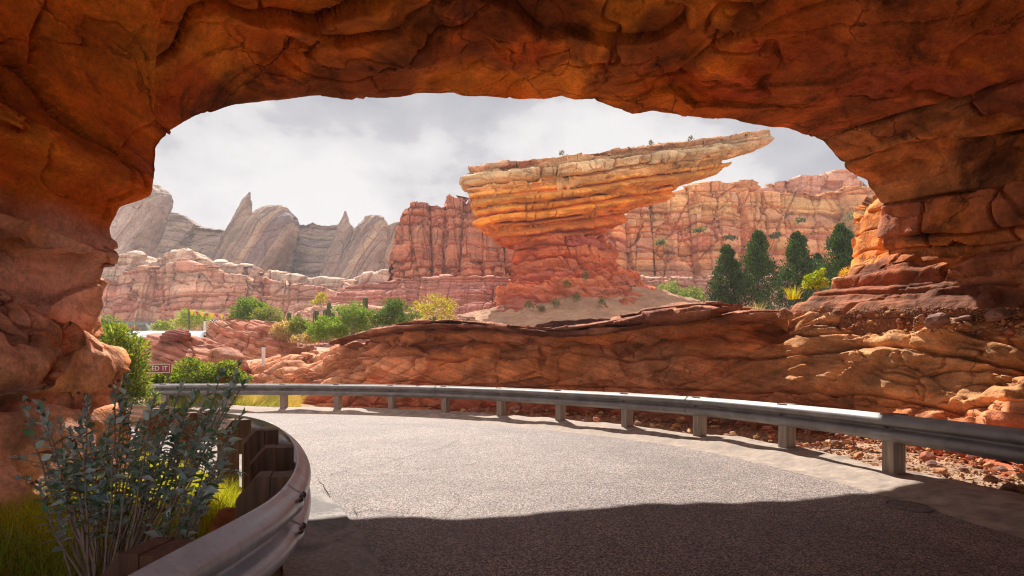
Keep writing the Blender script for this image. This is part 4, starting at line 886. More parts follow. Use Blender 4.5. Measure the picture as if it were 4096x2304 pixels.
# left rail
lp = lrailc; la = arcs(lp)
rail_l = empty('guardrail', (-1.5, 4, 0)); tag(rail_l, 'curved steel guardrail in the left foreground with dark chamfered timber posts behind it', 'guardrail')
def chamf(c, t, nn, ln, wd, z0, z1, ch):
    """timber block: LN long away from the rail (nn), WD along the rail, its far top corner cut"""
    V = []; prof = [(0, z0), (ln, z0), (ln, z1 - ch), (ln - ch * .85, z1), (0, z1)]
    for sgn in (-1, 1):
        for a, z in prof: V.append((*(c + nn * a + t * sgn * wd / 2), z))
    F = [(4, 3, 2, 1, 0), (5, 6, 7, 8, 9)] + [(i, (i + 1) % 5, (i + 1) % 5 + 5, i + 5) for i in range(5)]
    return V, F
LP = [(-1.235, 2.02), (-1.33, 3.38), (-1.80, 4.5), (-2.42, 5.62), (-3.2, 6.62), (-4.25, 7.55), (-5.2, 8.15), (-6.9, 8.8), (-8.5, 9.1), (-1.2, .7)]
for (x, y) in LP:
    s = arc_of(x, y, lp, la); p, t, nn = frame_at(lp, la, s, -1)
    mb = MB(); V, F = chamf(p + nn * .14, t, nn, .185, .19, -.1, .862, .13); mb.add(V, F)
    po = mb.build('post', M['wood'], rail_l)
    mb = MB(); V, F = chamf(p + nn * .006, t, nn, .13, .188, .45, .856, .0001); mb.add(V, F); mb.build('block', M['wood'], po)
s_j = arc_of(-1.19, 2.95, lp, la)
for a0, a1 in ((max(.2, s_j - 3.8), s_j + .02), (s_j - .14, s_j + 3.7), (s_j + 3.55, s_j + 7.4), (s_j + 7.25, min(la[-1] - .2, s_j + 15))):
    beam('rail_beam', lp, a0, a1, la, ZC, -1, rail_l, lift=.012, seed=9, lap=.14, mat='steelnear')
for sj in (s_j - .1, s_j + 3.6):
    for ds in (.0, .09):
        for zz in (.085, -.085):
            mb = MB(); p, t, nn = frame_at(lp, la, sj + .14 + ds * 1.0 - (.14 if sj < s_j else .1), -1); bolt(mb, np.array((*(p - nn * (.086)), ZC + zz + .040)), nn, .019, .018); mb.build('splice_bolt', M['bolt'], rail_l)

# manhole cover
def g2(px, py, z=0.): Y = (HC - z) * FPX / (py - HOR); return np.array(((px - CX) / FPX * Y, Y, z))
def build_manhole():
    c = g2(907, 508); r = empty('manhole_cover', (c[0], c[1], .03)); tag(r, 'round patterned drain cover set in the shaded asphalt near the right kerb', 'manhole cover')
    mb = MB()
    for (r0, r1, z) in ((.0, .17, .030), (.185, .215, .032)):
        n = 40; V = []; F = []
        for k in range(n):
            a = 2 * math.pi * k / n
            for q, zz in ((r0, z), (r1, z), (r1, z - .02)): V.append((c[0] + q * math.cos(a), c[1] + q * math.sin(a), zz))
        for k in range(n):
            j = (k + 1) % n; F += [(3 * k, 3 * k + 1, 3 * j + 1, 3 * j), (3 * k + 1, 3 * k + 2, 3 * j + 2, 3 * j + 1)]
        mb.add(V, F)
    for k in range(8):
        a = k * math.pi / 4; mb.box((c[0] + .09 * math.cos(a), c[1] + .09 * math.sin(a), .033), .10, .016, .008, (math.cos(a), math.sin(a), 0))
    mb.build('cover_plate', simple('cast_iron', (.20, .17, .155), .7, .3, 30), r)
build_manhole()

# ------------------------------------------------------------------ loose stones
def stone_mesh(name, seed, mat, el=(1, .8, .6)):
    r = np.random.default_rng(seed); n = 26; p = r.normal(size=(n, 3)); p /= np.linalg.norm(p, axis=1)[:, None]; p *= (.78 + .3 * r.random(n))[:, None]; p *= np.array(el) * .5; p[:, 2] = np.maximum(p[:, 2], -el[2] * .34)
    import bmesh
    bm = bmesh.new(); [bm.verts.new(q) for q in p]; h = bmesh.ops.convex_hull(bm, input=bm.verts[:])
    for v in [v for v in bm.verts if not v.link_faces]: bm.verts.remove(v)
    bmesh.ops.bevel(bm, geom=bm.edges[:], offset=.035, segments=1, affect='EDGES')
    me = bpy.data.meshes.new(name); bm.to_mesh(me); bm.free(); me.materials.append(mat)
    a = me.color_attributes.new('tint', 'FLOAT_COLOR', 'POINT'); c = [(.56, .25, .13), (.62, .34, .16), (.44, .16, .10), (.66, .42, .22), (.50, .22, .12), (.30, .16, .12)][seed % 6]
    arr = np.ones((len(me.vertices), 4), np.float32); arr[:, :3] = c; a.data.foreach_set('color', arr.ravel()); return me
SM = [stone_mesh('loose_stone', k, M['stone'], [(1, .8, .6), (1, .65, .5), (1, .9, .75), (1.1, .6, .4), (.9, .8, .55), (1.2, .7, .5)][k % 6]) for k in range(12)]
rs = np.random.default_rng(77)
def put_stone(x, y, z, size, label, group, k=None, cat='stone', name='loose_stone'):
    o = bpy.data.objects.new(name, SM[rs.integers(12) if k is None else k]); COL.objects.link(o); o.location = (x, y, z + size * .14); o.scale = (size,) * 3
    o.rotation_euler = (rs.normal() * .35, rs.normal() * .35, rs.random() * 6.28); tag(o, label, cat, group); return o
gd = np.array([(x, y) for x, y in wc[::1]])
wa = arcs(wallc); s_near = arc_of(7.1, 4.6, wallc, wa); s_far = arc_of(-1.0, 16.9, wallc, wa)
def strip_pt(u):
    s = lerp(s_near, s_far, u); x = np.interp(s, wa, wallc[:, 0]); y = np.interp(s, wa, wallc[:, 1]); p = np.array((x, y)); q = railc[np.argmin(np.hypot(*(railc - p).T))]; return p, q
def strip_z(f): return lerp(.16, .02, ss(0, .45, f)) if f < .45 else lerp(.02, .14, ss(.45, 1, f))
for i in range(230):
    u = rs.random() ** 1.25; p, q = strip_pt(u); dr = p - q; L_ = np.linalg.norm(dr); f = rs.uniform(.38 / L_ + .08, 1.02)
    xy = q + dr * f; sz = rs.choice([.08, .12, .16, .2, .28], p=[.22, .33, .25, .14, .06])
    kk_ = int(rs.integers(12)); ppx = CX + FPX * xy[0] / xy[1]; PPX = [892, 784, 698, 624, 558, 500, 444, 391, 337]; zi = int(np.argmin([abs(ppx - v) for v in PPX])); ordn = ['first', 'second', 'third', 'fourth', 'fifth', 'sixth', 'seventh', 'eighth', 'ninth'][zi]
    szw = {.08: 'tiny', .12: 'small', .16: 'medium', .2: 'large', .28: 'largest'}[float(sz)]; cw = ['orange brown', 'tan', 'dark red', 'pale ochre', 'red', 'dark brown'][kk_ % 6]; fw = 'near the kerb' if f < .55 else 'near the wall'
    put_stone(*xy, .05 + .06 * f + rs.random() * .05, sz * 1.2, '%s %s stone %s by the %s rail post from the right' % (szw, cw, fw, ordn), 'loose stones along the foot of the rock wall', kk_)
def rubble(name, pts, sizes, mat, tints, seed, origin):
    r = np.random.default_rng(seed); V = []; F = []; T = []; o = 0
    base = np.array([(1, 0, 0), (-1, 0, 0), (0, 1, 0), (0, -1, 0), (0, 0, 1), (0, 0, -1)], float) * .5
    tri = np.array([(0, 2, 4), (2, 1, 4), (1, 3, 4), (3, 0, 4), (2, 0, 5), (1, 2, 5), (3, 1, 5), (0, 3, 5)])
    n = len(pts); A = r.random(n) * 6.28; ca, sa = np.cos(A), np.sin(A)
    Vb = base[None] * r.uniform(.6, 1.25, (n, 6, 1)) * np.stack([np.ones(n), r.uniform(.6, 1, n), r.uniform(.4, .8, n)], 1)[:, None]
    X = Vb[..., 0] * ca[:, None] - Vb[..., 1] * sa[:, None]; Y = Vb[..., 0] * sa[:, None] + Vb[..., 1] * ca[:, None]
    Vb = np.stack([X, Y, Vb[..., 2]], -1) * np.array(sizes)[:, None, None] + np.array(pts)[:, None]
    F = (tri[None] + (np.arange(n) * 6)[:, None, None]).reshape(-1, 3)
    c = np.array(tints)[r.integers(len(tints), size=n)] * r.uniform(.75, 1.25, n)[:, None]
    ob = mk(name, Vb.reshape(-1, 3), F, mat, tint=np.repeat(c, 6, axis=0), smooth=False, origin=origin); tag(ob, kind='stuff'); return ob
pts, sz = [], []
for i in range(3600):
    u = rs.random() ** 1.1; p, q = strip_pt(u); dr = p - q; L_ = np.linalg.norm(dr); f = rs.uniform(.4 / L_ + .04, 1.04); xy = q + dr * f
    pts.append((*xy, .03 + .05 * f + rs.random() * .04)); sz.append(rs.choice([.03, .045, .06, .085]))
rubble('gravel', pts, sz, M['stone'], [(.46, .22, .11), (.50, .29, .14), (.36, .15, .09), (.55, .36, .2)], 5, (6, 8, 0))


# ------------------------------------------------------------------ vegetation
def leaves(name, C, Dr, ln, wd, cols, mat, parent, seed, fold=.25, jit=.3):
    """one mesh of small pointed leaves: C centres, Dr directions; ln, wd arrays or numbers"""
    r = np.random.default_rng(seed); n = len(C); C = np.asarray(C, float); Dr = Dr / (np.linalg.norm(Dr, axis=1)[:, None] + 1e-9)
    q = r.normal(size=(n, 3)); sd = np.cross(Dr, q); sd /= np.linalg.norm(sd, axis=1)[:, None] + 1e-9; up = np.cross(sd, Dr)
    ln = np.broadcast_to(ln, n) * r.uniform(.7, 1.3, n); wd = np.broadcast_to(wd, n) * r.uniform(.7, 1.3, n)
    a = C; tip = C + Dr * ln[:, None]; mid = C + Dr * (ln * .45)[:, None]
    l = mid + sd * (wd * .5)[:, None] + up * (wd * fold)[:, None]; rr = mid - sd * (wd * .5)[:, None] + up * (wd * fold)[:, None]
    V = np.stack([a, l, tip, rr], 1).reshape(-1, 3); b = np.arange(n)[:, None] * 4
    F = np.concatenate([b + np.array([[0, 1, 2]]), b + np.array([[0, 2, 3]])], 0)
    c = np.array(cols)[r.integers(len(cols), size=n)] * r.uniform(1 - jit, 1 + jit, (n, 1))
    return mk(name, V, F, mat, parent=parent, tint=np.repeat(c, 4, axis=0), smooth=False)
def shrub(name, cx, base_py, Y, w_px, h_px, cols, label, cat='shrub', seed=1, n=3000, ln=.09, wd=.04, nclu=60, dens=.16, up=.4, group=None, mat='leaf', stems=7, low=.12, dp=None, zb=None, round_=2.0):
    """a bush W_PX wide and H_PX tall in the photo when seen from the road at distance Y"""
    m = Y / FPX; b = at(cx, base_py, Y)
    if zb is not None: h_extra = b[2] - zb; b[2] = zb
    else: h_extra = 0
    root = empty(name, tuple(b)); tag(root, label, cat, group); r = np.random.default_rng(seed)
    rx = w_px * m / 2; h = h_px * m + h_extra; ry = dp if dp else rx * .8
    cl = []
    while len(cl) < nclu:
        u = r.uniform(-1, 1, 3); u[2] = r.uniform(low, 1); e = (abs(u[0]) ** round_ + abs(u[1]) ** round_ + (u[2] * .98) ** 3)
        if e < 1 and e > .18 * r.random(): cl.append((u[0] * rx, u[1] * ry, u[2] * h))
    cl = np.array(cl) * np.array((.92, .92, .93)); rad = dens * (rx + h) * .5
    k = r.integers(nclu, size=n); g = r.normal(size=(n, 3)); g *= (rad * (.35 + .75 * r.random(n) ** .5) / np.linalg.norm(g, axis=1))[:, None]; g[:, 2] *= .75
    C = cl[k] + g + b; C[:, 2] = np.maximum(C[:, 2], b[2] + .02); Dr = g / rad + np.array((0, 0, up)) + r.normal(size=(n, 3)) * .45
    leaves('foliage', C, Dr, ln, wd, cols, M[mat], root, seed + 1)
    mb = MB()
    for i in range(stems):
        e = cl[r.integers(nclu)]; p0 = b + np.array((r.normal() * .06 * rx, r.normal() * .06, -.05)); p2 = b + e * .9; p1 = (p0 + p2) / 2 + np.array((-e[0] * .15, 0, .1 * h)); rr = max(.006, .018 * h)
        mb.tube([p0, lerp(p0, p1, .6), p1, p2], [rr, rr * .8, rr * .55, rr * .2], 5)
    mb.build('stem', M['stem'], root, smooth=True)
    return root
GB = [(.20, .29, .035), (.14, .22, .03), (.30, .35, .05), (.08, .14, .025), (.27, .25, .07)]
GM = [(.11, .19, .035), (.16, .25, .05), (.08, .14, .03), (.2, .26, .06)]
GO = [(.20, .23, .06), (.14, .17, .05), (.26, .27, .09)]
GD = [(.04, .085, .03), (.06, .11, .035), (.03, .06, .025)]
GY = [(.40, .34, .04), (.33, .30, .04), (.46, .37, .06), (.22, .23, .04)]
DR = [(.50, .36, .22), (.42, .30, .2), (.56, .44, .28)]
# tall bright shrub beside the left pillar
shrub('oleander_shrub', 120, 412, 14.0, 54, 88, GB, 'tall bright yellow green shrub right beside the left pillar of the arch', seed=11, n=9000, ln=.16, wd=.035, nclu=110, dens=.15, up=.6, stems=12)
shrub('shrub', 107, 345, 24, 28, 30, GM, 'dark green bush top showing above the tall bright shrub', seed=12, n=2500, ln=.13, wd=.05)
# low hedge behind the rail
for i, (cx, w, h, lab) in enumerate(((168, 40, 22, 'leftmost low bright green shrub of the three beside the red sign'), (195, 56, 34, 'middle and tallest low bright green shrub behind the far guardrail'), (228, 44, 31, 'low bright green shrub at the right end of the hedge by the rock mound'))):
    shrub('shrub', cx, 392, 18.2, w, h, GB, lab, seed=20 + i, n=5200, ln=.10, wd=.045, nclu=70, dens=.15, group='low green shrubs behind the far guardrail', stems=9)
for i, (cx, by, Y, w, h, cols, lab, n) in enumerate((
    (249, 324, 34, 40, 29, GM, 'rounded dark green bush left of the cacti', 4200), (268, 330, 32, 38, 24, GO, 'olive bush between the dark green bush and the first cactus', 3600),
    (193, 329, 44, 42, 19, [(.32, .36, .08), (.25, .32, .07)], 'pale yellow green bush under the pennant string', 2400), (163, 331, 46, 22, 10, [(.28, .33, .08), (.22, .3, .07)], 'small pale bush right of the steel bridge', 1200),
    (328, 342, 25, 44, 26, [(.18, .28, .05), (.24, .33, .07), (.13, .21, .04)], 'light green bush below the tallest cacti at the edge of the rock wall', 4200), (352, 338, 26, 50, 38, [(.15, .24, .05), (.20, .28, .06), (.10, .17, .04)], 'large mid green bush right of the cacti', 5600),
    (395, 332, 27, 50, 33, [(.08, .14, .035), (.12, .19, .045), (.06, .11, .03)], 'dark green bush joined to the right of the large mid green bush', 5200),
    (434, 322, 30, 54, 28, GY, 'bright yellow leaved bush left of the butte', 2100), (321, 306, 40, 20, 13, GY, 'sparse yellow sprigs above the flat pale rock mound', 420),
    (300, 338, 26, 30, 22, GO, 'olive bush around the feet of the left cacti', 2800), (283, 340, 26, 24, 18, DR, 'dry brown brush at the left of the cacti', 1700), (306, 343, 25, 30, 10, DR, 'low dry straw coloured brush in front of the cacti', 1400),
    (668, 304, 55, 30, 24, [(.24, .30, .07), (.18, .26, .06)], 'pale green bush at the right foot of the butte', 1800), (690, 309, 53, 34, 22, [(.20, .28, .06), (.15, .22, .05)], 'green bush between the butte and the first conifer', 2400))):
    shrub('shrub', cx, by, Y, w, h, cols, lab, seed=40 + i, n=n, ln=.13 * Y / 30, wd=.055 * Y / 30, nclu=60 if n > 1000 else 22, dens=.17)
# plants on the right ledge
shrub('shrub', 817, 289, 13.6, 26, 20, [(.30, .36, .05), (.22, .30, .04), (.36, .40, .07)], 'small glowing lime green shrub on the rock ledge in front of the rightmost conifer', seed=71, n=900, ln=.07, wd=.035, nclu=26, dens=.2, stems=6)
shrub('dry_plant', 847, 285, 13.4, 20, 18, [(.55, .36, .06), (.5, .42, .1), (.6, .3, .05)], 'dry golden plant against the foot of the right pillar', seed=72, n=420, ln=.08, wd=.02, nclu=18, dens=.25, stems=8, cat='plant')
def tuft(name, px, py, Y, w, h, n, cols, label, seed, wd=.008, group=None, spread=.8):
    b = at(px, py, Y); r = np.random.default_rng(seed); V = []; F = []; T = []
    for i in range(n):
        a = r.random() * 6.28; rr = r.random() ** .5 * w * .25; p = b + np.array((math.cos(a) * rr, math.sin(a) * rr, 0)); d = np.array((math.cos(a), math.sin(a), 0)) * w * .5 * spread * r.random(); hh = h * r.uniform(.5, 1)
        sd = np.array((-math.sin(a + r.normal()), math.cos(a + r.normal()), 0)) * wd / 2; c = np.array(cols[r.integers(len(cols))]) * r.uniform(.75, 1.25); o = len(V)
        for t in (0, .4, .75, 1): q = p + d * t ** 2 + np.array((0, 0, hh * (t - .25 * t * t * spread))); k = 1 - t * .85; V += [q - sd * k, q + sd * k]; T += [c, c]
        for j in range(3): F.append([o + 2 * j, o + 2 * j + 1, o + 2 * j + 3, o + 2 * j + 2])
    o = mk(name, np.array(V), np.array(F), M['leaf'], tint=np.array(T), smooth=False, origin=b); tag(o, label, 'grass tuft', group); return o
tuft('fern_tuft', 793, 299, 13.3, .55, .42, 70, [(.50, .42, .04), (.42, .42, .05)], 'yellow green fern like tuft on the ledge left of the lime green shrub', 81, .02)
tuft('grass_tuft', 758, 312, 12.6, .5, .38, 60, [(.6, .5, .35), (.5, .4, .25)], 'pale dry wispy grass tuft at the foot of the second conifer', 82, .006)

def conifer(px, top_py, base_py, Y, w_px, label, seed, n=11000):
    m = Y / FPX; b = at(px, base_py, Y); h = (base_py - top_py) * m; W_ = w_px * m / 2; zg = b[2] - 1.2
    root = empty('conifer_tree', (b[0], b[1], zg)); tag(root, label, 'conifer', 'dark green conifers in front of the right cliff'); r = np.random.default_rng(seed)
    nb = 130; B, D_, S_ = [], [], []
    for i in range(nb):
        t = (i + r.random()) / nb; t = t ** .85
        prof = W_ * (1 - t) ** .72 * (1 - .35 * math.exp(-(t / .10) ** 2)) + .03; a = r.random() * 6.28
        out = prof * r.uniform(.45, 1.2) * (1 + .18 * math.sin(3 * a + seed + t * 9)); z = t * h * .97
        B.append(((math.cos(a) * out, math.sin(a) * out, z))); D_.append((math.cos(a) * .55, math.sin(a) * .55, .75)); S_.append((.24 + .26 * r.random()) * (1 - t) ** .5 * W_ + .06)
    B, D_, S_ = map(np.array, (B, D_, S_)); k = r.integers(nb, size=n); g = r.normal(size=(n, 3)); g /= np.linalg.norm(g, axis=1)[:, None]; g *= (r.random(n) ** .5)[:, None]
    g[:, 2] *= 1.35; C = B[k] * np.c_[np.full(n, 1), np.full(n, 1), np.full(n, 1)] + g * S_[k][:, None] + b
    ax = np.c_[b[0] + np.zeros(n), b[1] + np.zeros(n)]; inw = r.random(n) < .15; C[inw, :2] = ax[inw] + (C[inw, :2] - ax[inw]) * .5
    leaves('crown', C, D_[k] + r.normal(size=(n, 3)) * .4, .15, .06, [(.045, .10, .03), (.07, .135, .035), (.03, .065, .025), (.11, .165, .045)], M['leafdark'], root, seed + 1)
    MB().tube([(b[0], b[1], zg), (b[0], b[1], b[2] + h * .5), (b[0], b[1], b[2] + h * .9)], [.12, .07, .02], 7).build('trunk', M['bark'], root, smooth=True)
for i, (px, tp, bp, Y, w, lab) in enumerate(((727, 245, 316, 31, 34, 'shortest dark conifer at the left end of the row'), (758, 230, 316, 30, 42, 'tallest dark conifer second from the left in the row'), (797, 232, 306, 31, 40, 'dark conifer in the middle of the row behind the ledge'), (817, 254, 304, 36, 24, 'small dark conifer half hidden behind the middle one'), (841, 224, 288, 31, 38, 'dark conifer nearest the right pillar of the arch'))):
    conifer(px, tp, bp, Y, w, lab, 90 + i * 3)

# cacti
def cactus(px, tp, bp, wpx, Y, label, seed):
    m = Y / FPX; b = at(px, bp + 4, Y); h = (bp + 4 - tp) * m; rd = wpx * m / 2; nr = 11; nu = nr * 6; V, T = [], []
    zs = list(np.linspace(0, .8, 12)) + [.87, .92, .96, .985, 1.0]
    for z in zs:
        s = 1 if z < .8 else math.sqrt(max(0, 1 - ((z - .8) / .2) ** 2)) * .98 + .02
        for i in range(nu):
            a = 2 * math.pi * i / nu; c = abs(math.cos(a * nr / 2)); q = rd * s * (.84 + .2 * c ** 3) * (1 + .04 * math.sin(z * 9 + seed)); V.append((b[0] + q * math.cos(a), b[1] + q * math.sin(a), b[2] + z * h)); T.append((.38, .33, .14) if c > .93 else (.05, .085, .03))
    o = mk('column_cactus', np.array(V), grid(nu, len(zs), True), M['cactus'], tint=np.array(T), origin=b); tag(o, label, 'cactus', 'column cacti on the rocky slope')
M['cactus'] = leafmat('cactus_skin', .05, .6)
for i, (px, tp, bp, w, lab) in enumerate(((289, 312, 328, 4.5, 'leftmost column cactus of the group left of the big bush'), (298.5, 313, 322, 4, 'short cactus partly behind the olive bush'), (302, 319, 331, 3.4, 'thin low cactus in front of the olive bush'), (316, 310, 329, 6, 'thick leaning looking cactus in the middle of the group'), (325.5, 309, 328, 5, 'cactus just left of the tallest one with pale spiny edges'), (329, 302, 323, 4.5, 'tallest column cactus of the group'), (333, 312, 322, 4, 'small cactus at the right of the tallest one'), (365.5, 297, 306, 5, 'cactus top rising behind the large mid green bush'), (430, 318, 323, 3, 'smaller of two tiny cacti on the wall edge below the yellow bush'), (434.5, 316, 323, 3.6, 'taller of two tiny cacti on the wall edge below the yellow bush'), (468, 317, 323, 3.6, 'lone tiny cactus on the wall edge near the butte'))):
    cactus(px, tp, bp, w, 28.5 if px < 400 else 24, lab, i)
# tiny desert plants on the butte and its apron
for i, (px, py, lab) in enumerate(((562, 150, 'on the middle of the butte top'), (650, 140, 'on the butte top where it narrows'), (690, 136, 'on the butte ledge near its tip'), (748, 132, 'standing alone at the tip of the butte ledge'))):
    shrub('desert_plant', px, py + 4.5, 39.6 if px < 700 else 42.5, 5, 3.2, [(.10, .10, .05), (.16, .12, .06)], 'tiny dark scrub ' + lab, cat='plant', seed=120 + i, n=60, ln=.16, wd=.06, nclu=6, dens=.4, stems=3)
for i, (px, py, w, h, lab) in enumerate(((530, 309, 9, 7, 'low on the apron left of the middle'), (556, 306, 8, 8, 'in the middle of the sandy apron'), (575, 301, 7, 10, 'tallest of those on the sandy apron'), (602, 304, 9, 6, 'on the right part of the sandy apron'), (586, 283, 5, 12, 'upright on the red pedestal above the apron'), (541, 311, 8, 5, 'at the lower edge of the sandy apron'), (566, 286, 10, 5, 'where the red pedestal meets the sand'))):
    shrub('desert_plant', px, py, 36.5, w, h, [(.20, .19, .09), (.28, .24, .13), (.14, .15, .06)], 'small grey green desert plant ' + lab, cat='plant', seed=140 + i, n=170, ln=.18, wd=.05, nclu=9, dens=.35, stems=4)
for i, (px, py, w, h, Y, lab) in enumerate(((700, 232, 16, 3.5, 66, 'on the ledge of the cliff just right of the butte'), (730, 239, 14, 3, 66, 'higher on the ledge above the first conifer'), (775, 238, 12, 4, 66, 'on the cliff ledge between two conifers'), (660, 244, 14, 3.5, 66, 'low on the ledge beside the butte neck'), (852, 222, 18, 9, 66, 'dark patch beside the right pillar'), (800, 222, 10, 3, 66, 'small patch above the middle conifer'))):
    shrub('cliff_scrub', px, py, Y, w, h, [(.15, .16, .09), (.2, .19, .1), (.10, .12, .07)], 'grey green scrub ' + lab, cat='scrub', seed=160 + i, n=260, ln=.3, wd=.12, nclu=14, dens=.3, stems=3)

# grass on the bank, near
def blades(name, pts, hts, cols, seed, wd, lean=.5, origin=None):
    r = np.random.default_rng(seed); n = len(pts); P = np.array(pts); H = np.array(hts)[:, None]; a = r.random(n) * 6.28
    d = np.c_[np.cos(a), np.sin(a), np.zeros(n)] * H * lean * r.random((n, 1)); b = r.random(n) * 6.28; sd = np.c_[np.cos(b), np.sin(b), np.zeros(n)] * wd / 2
    rows = []
    for t in (0, .35, .7, 1.0):
        q = P + d * t ** 2 + np.c_[np.zeros((n, 2)), H[:, 0] * (t - .2 * t * t)]; k = 1 - .9 * t; rows += [q - sd * k, q + sd * k]
    V = np.stack(rows, 1).reshape(-1, 3); o = np.arange(n)[:, None] * 8; F = np.concatenate([o + np.array([[2 * j, 2 * j + 1, 2 * j + 3, 2 * j + 2]]) for j in range(3)], 0)
    c = np.array(cols)[r.integers(len(cols), size=n)] * r.uniform(.7, 1.3, (n, 1))
    ob = mk(name, V, F, M['leaf'], tint=np.repeat(c, 8, axis=0), smooth=False, origin=origin); tag(ob, kind='stuff'); return ob
rg = np.random.default_rng(9)
def bank_pts(n, test):
    out = np.zeros((0, 3))
    while len(out) < n:
        x = rg.uniform(-6.2, -1.2, n); y = rg.uniform(1.3, 8.6, n); dl, _ = pdist(np.stack([x, y], 1), lrailc); k = (dl < -.30) & test(x, y)
        x, y = x[k], y[k]; out = np.vstack([out, np.stack([x, y, ground_h(x, y)], 1)])
    return out[:n]
clump = lambda x, y, s: fbm(np.stack([x, y, np.zeros_like(x)], 1) * 1.6, 3, s)
mulch = lambda x, y: (np.hypot((x + 1.95) / .55, (y - 3.3) / .9) < 1)
p = bank_pts(46000, lambda x, y: (clump(x, y, 5) > -.28) & ~mulch(x, y)); hs = (.15 + .16 * rg.random(len(p))) * (1 + .7 * np.clip(clump(p[:, 0], p[:, 1], 5), -.5, 1))
nearb = (p[:, 1] - .25 * p[:, 0]) < 4.6 + .5 * clump(p[:, 0], p[:, 1], 9)  # shade put into blade colour: near blades dark green, sunlit ones yellow
blades('grass', p[~nearb], hs[~nearb], [(.50, .52, .03), (.38, .46, .03), (.60, .56, .05), (.24, .34, .03), (.60, .46, .10)], 3, .0055, .8, (-3, 6, 0))
blades('grass', p[nearb], hs[nearb] * 1.15, [(.20, .30, .04), (.28, .38, .05), (.13, .22, .03), (.34, .36, .07), (.40, .30, .12)], 6, .0055, .9, (-2.5, 3, 0))
p = bank_pts(2500, lambda x, y: mulch(x, y)); blades('mulch', p, .03 + .06 * rg.random(len(p)), [(.5, .38, .16), (.42, .3, .12), (.36, .24, .12), (.5, .45, .1)], 4, .012, 3.0, (-2, 3.3, 0))
# grass behind the far rail and along the left
def fargrass(name, px0, px1, Y0, Y1, n, h, cols, seed, wd, bz=None):
    r = np.random.default_rng(seed); Y = r.uniform(Y0, Y1, n); px = r.uniform(px0, px1, n); x = (px - CX) / FPX * Y; z = ground_h(x, Y); cl = .5 + .8 * np.clip(fbm(np.stack([x, Y, z * 0], 1) * 1.1, 3, seed), -.5, 1)
    return blades(name, np.stack([x, Y, z], 1), h * cl * r.uniform(.6, 1.2, n), cols, seed, wd, .7, (float(x.mean()), float(Y.mean()), 0))
fargrass('grass', 150, 283, 17.1, 18.8, 9000, .8, [(.40, .40, .06), (.26, .34, .05), (.50, .42, .12), (.14, .2, .04), (.5, .38, .16)], 31, .018)
fargrass('dry_grass', 236, 300, 17.3, 19.0, 3800, 1.15, [(.62, .45, .18), (.55, .42, .16), (.6, .5, .2)], 32, .010)

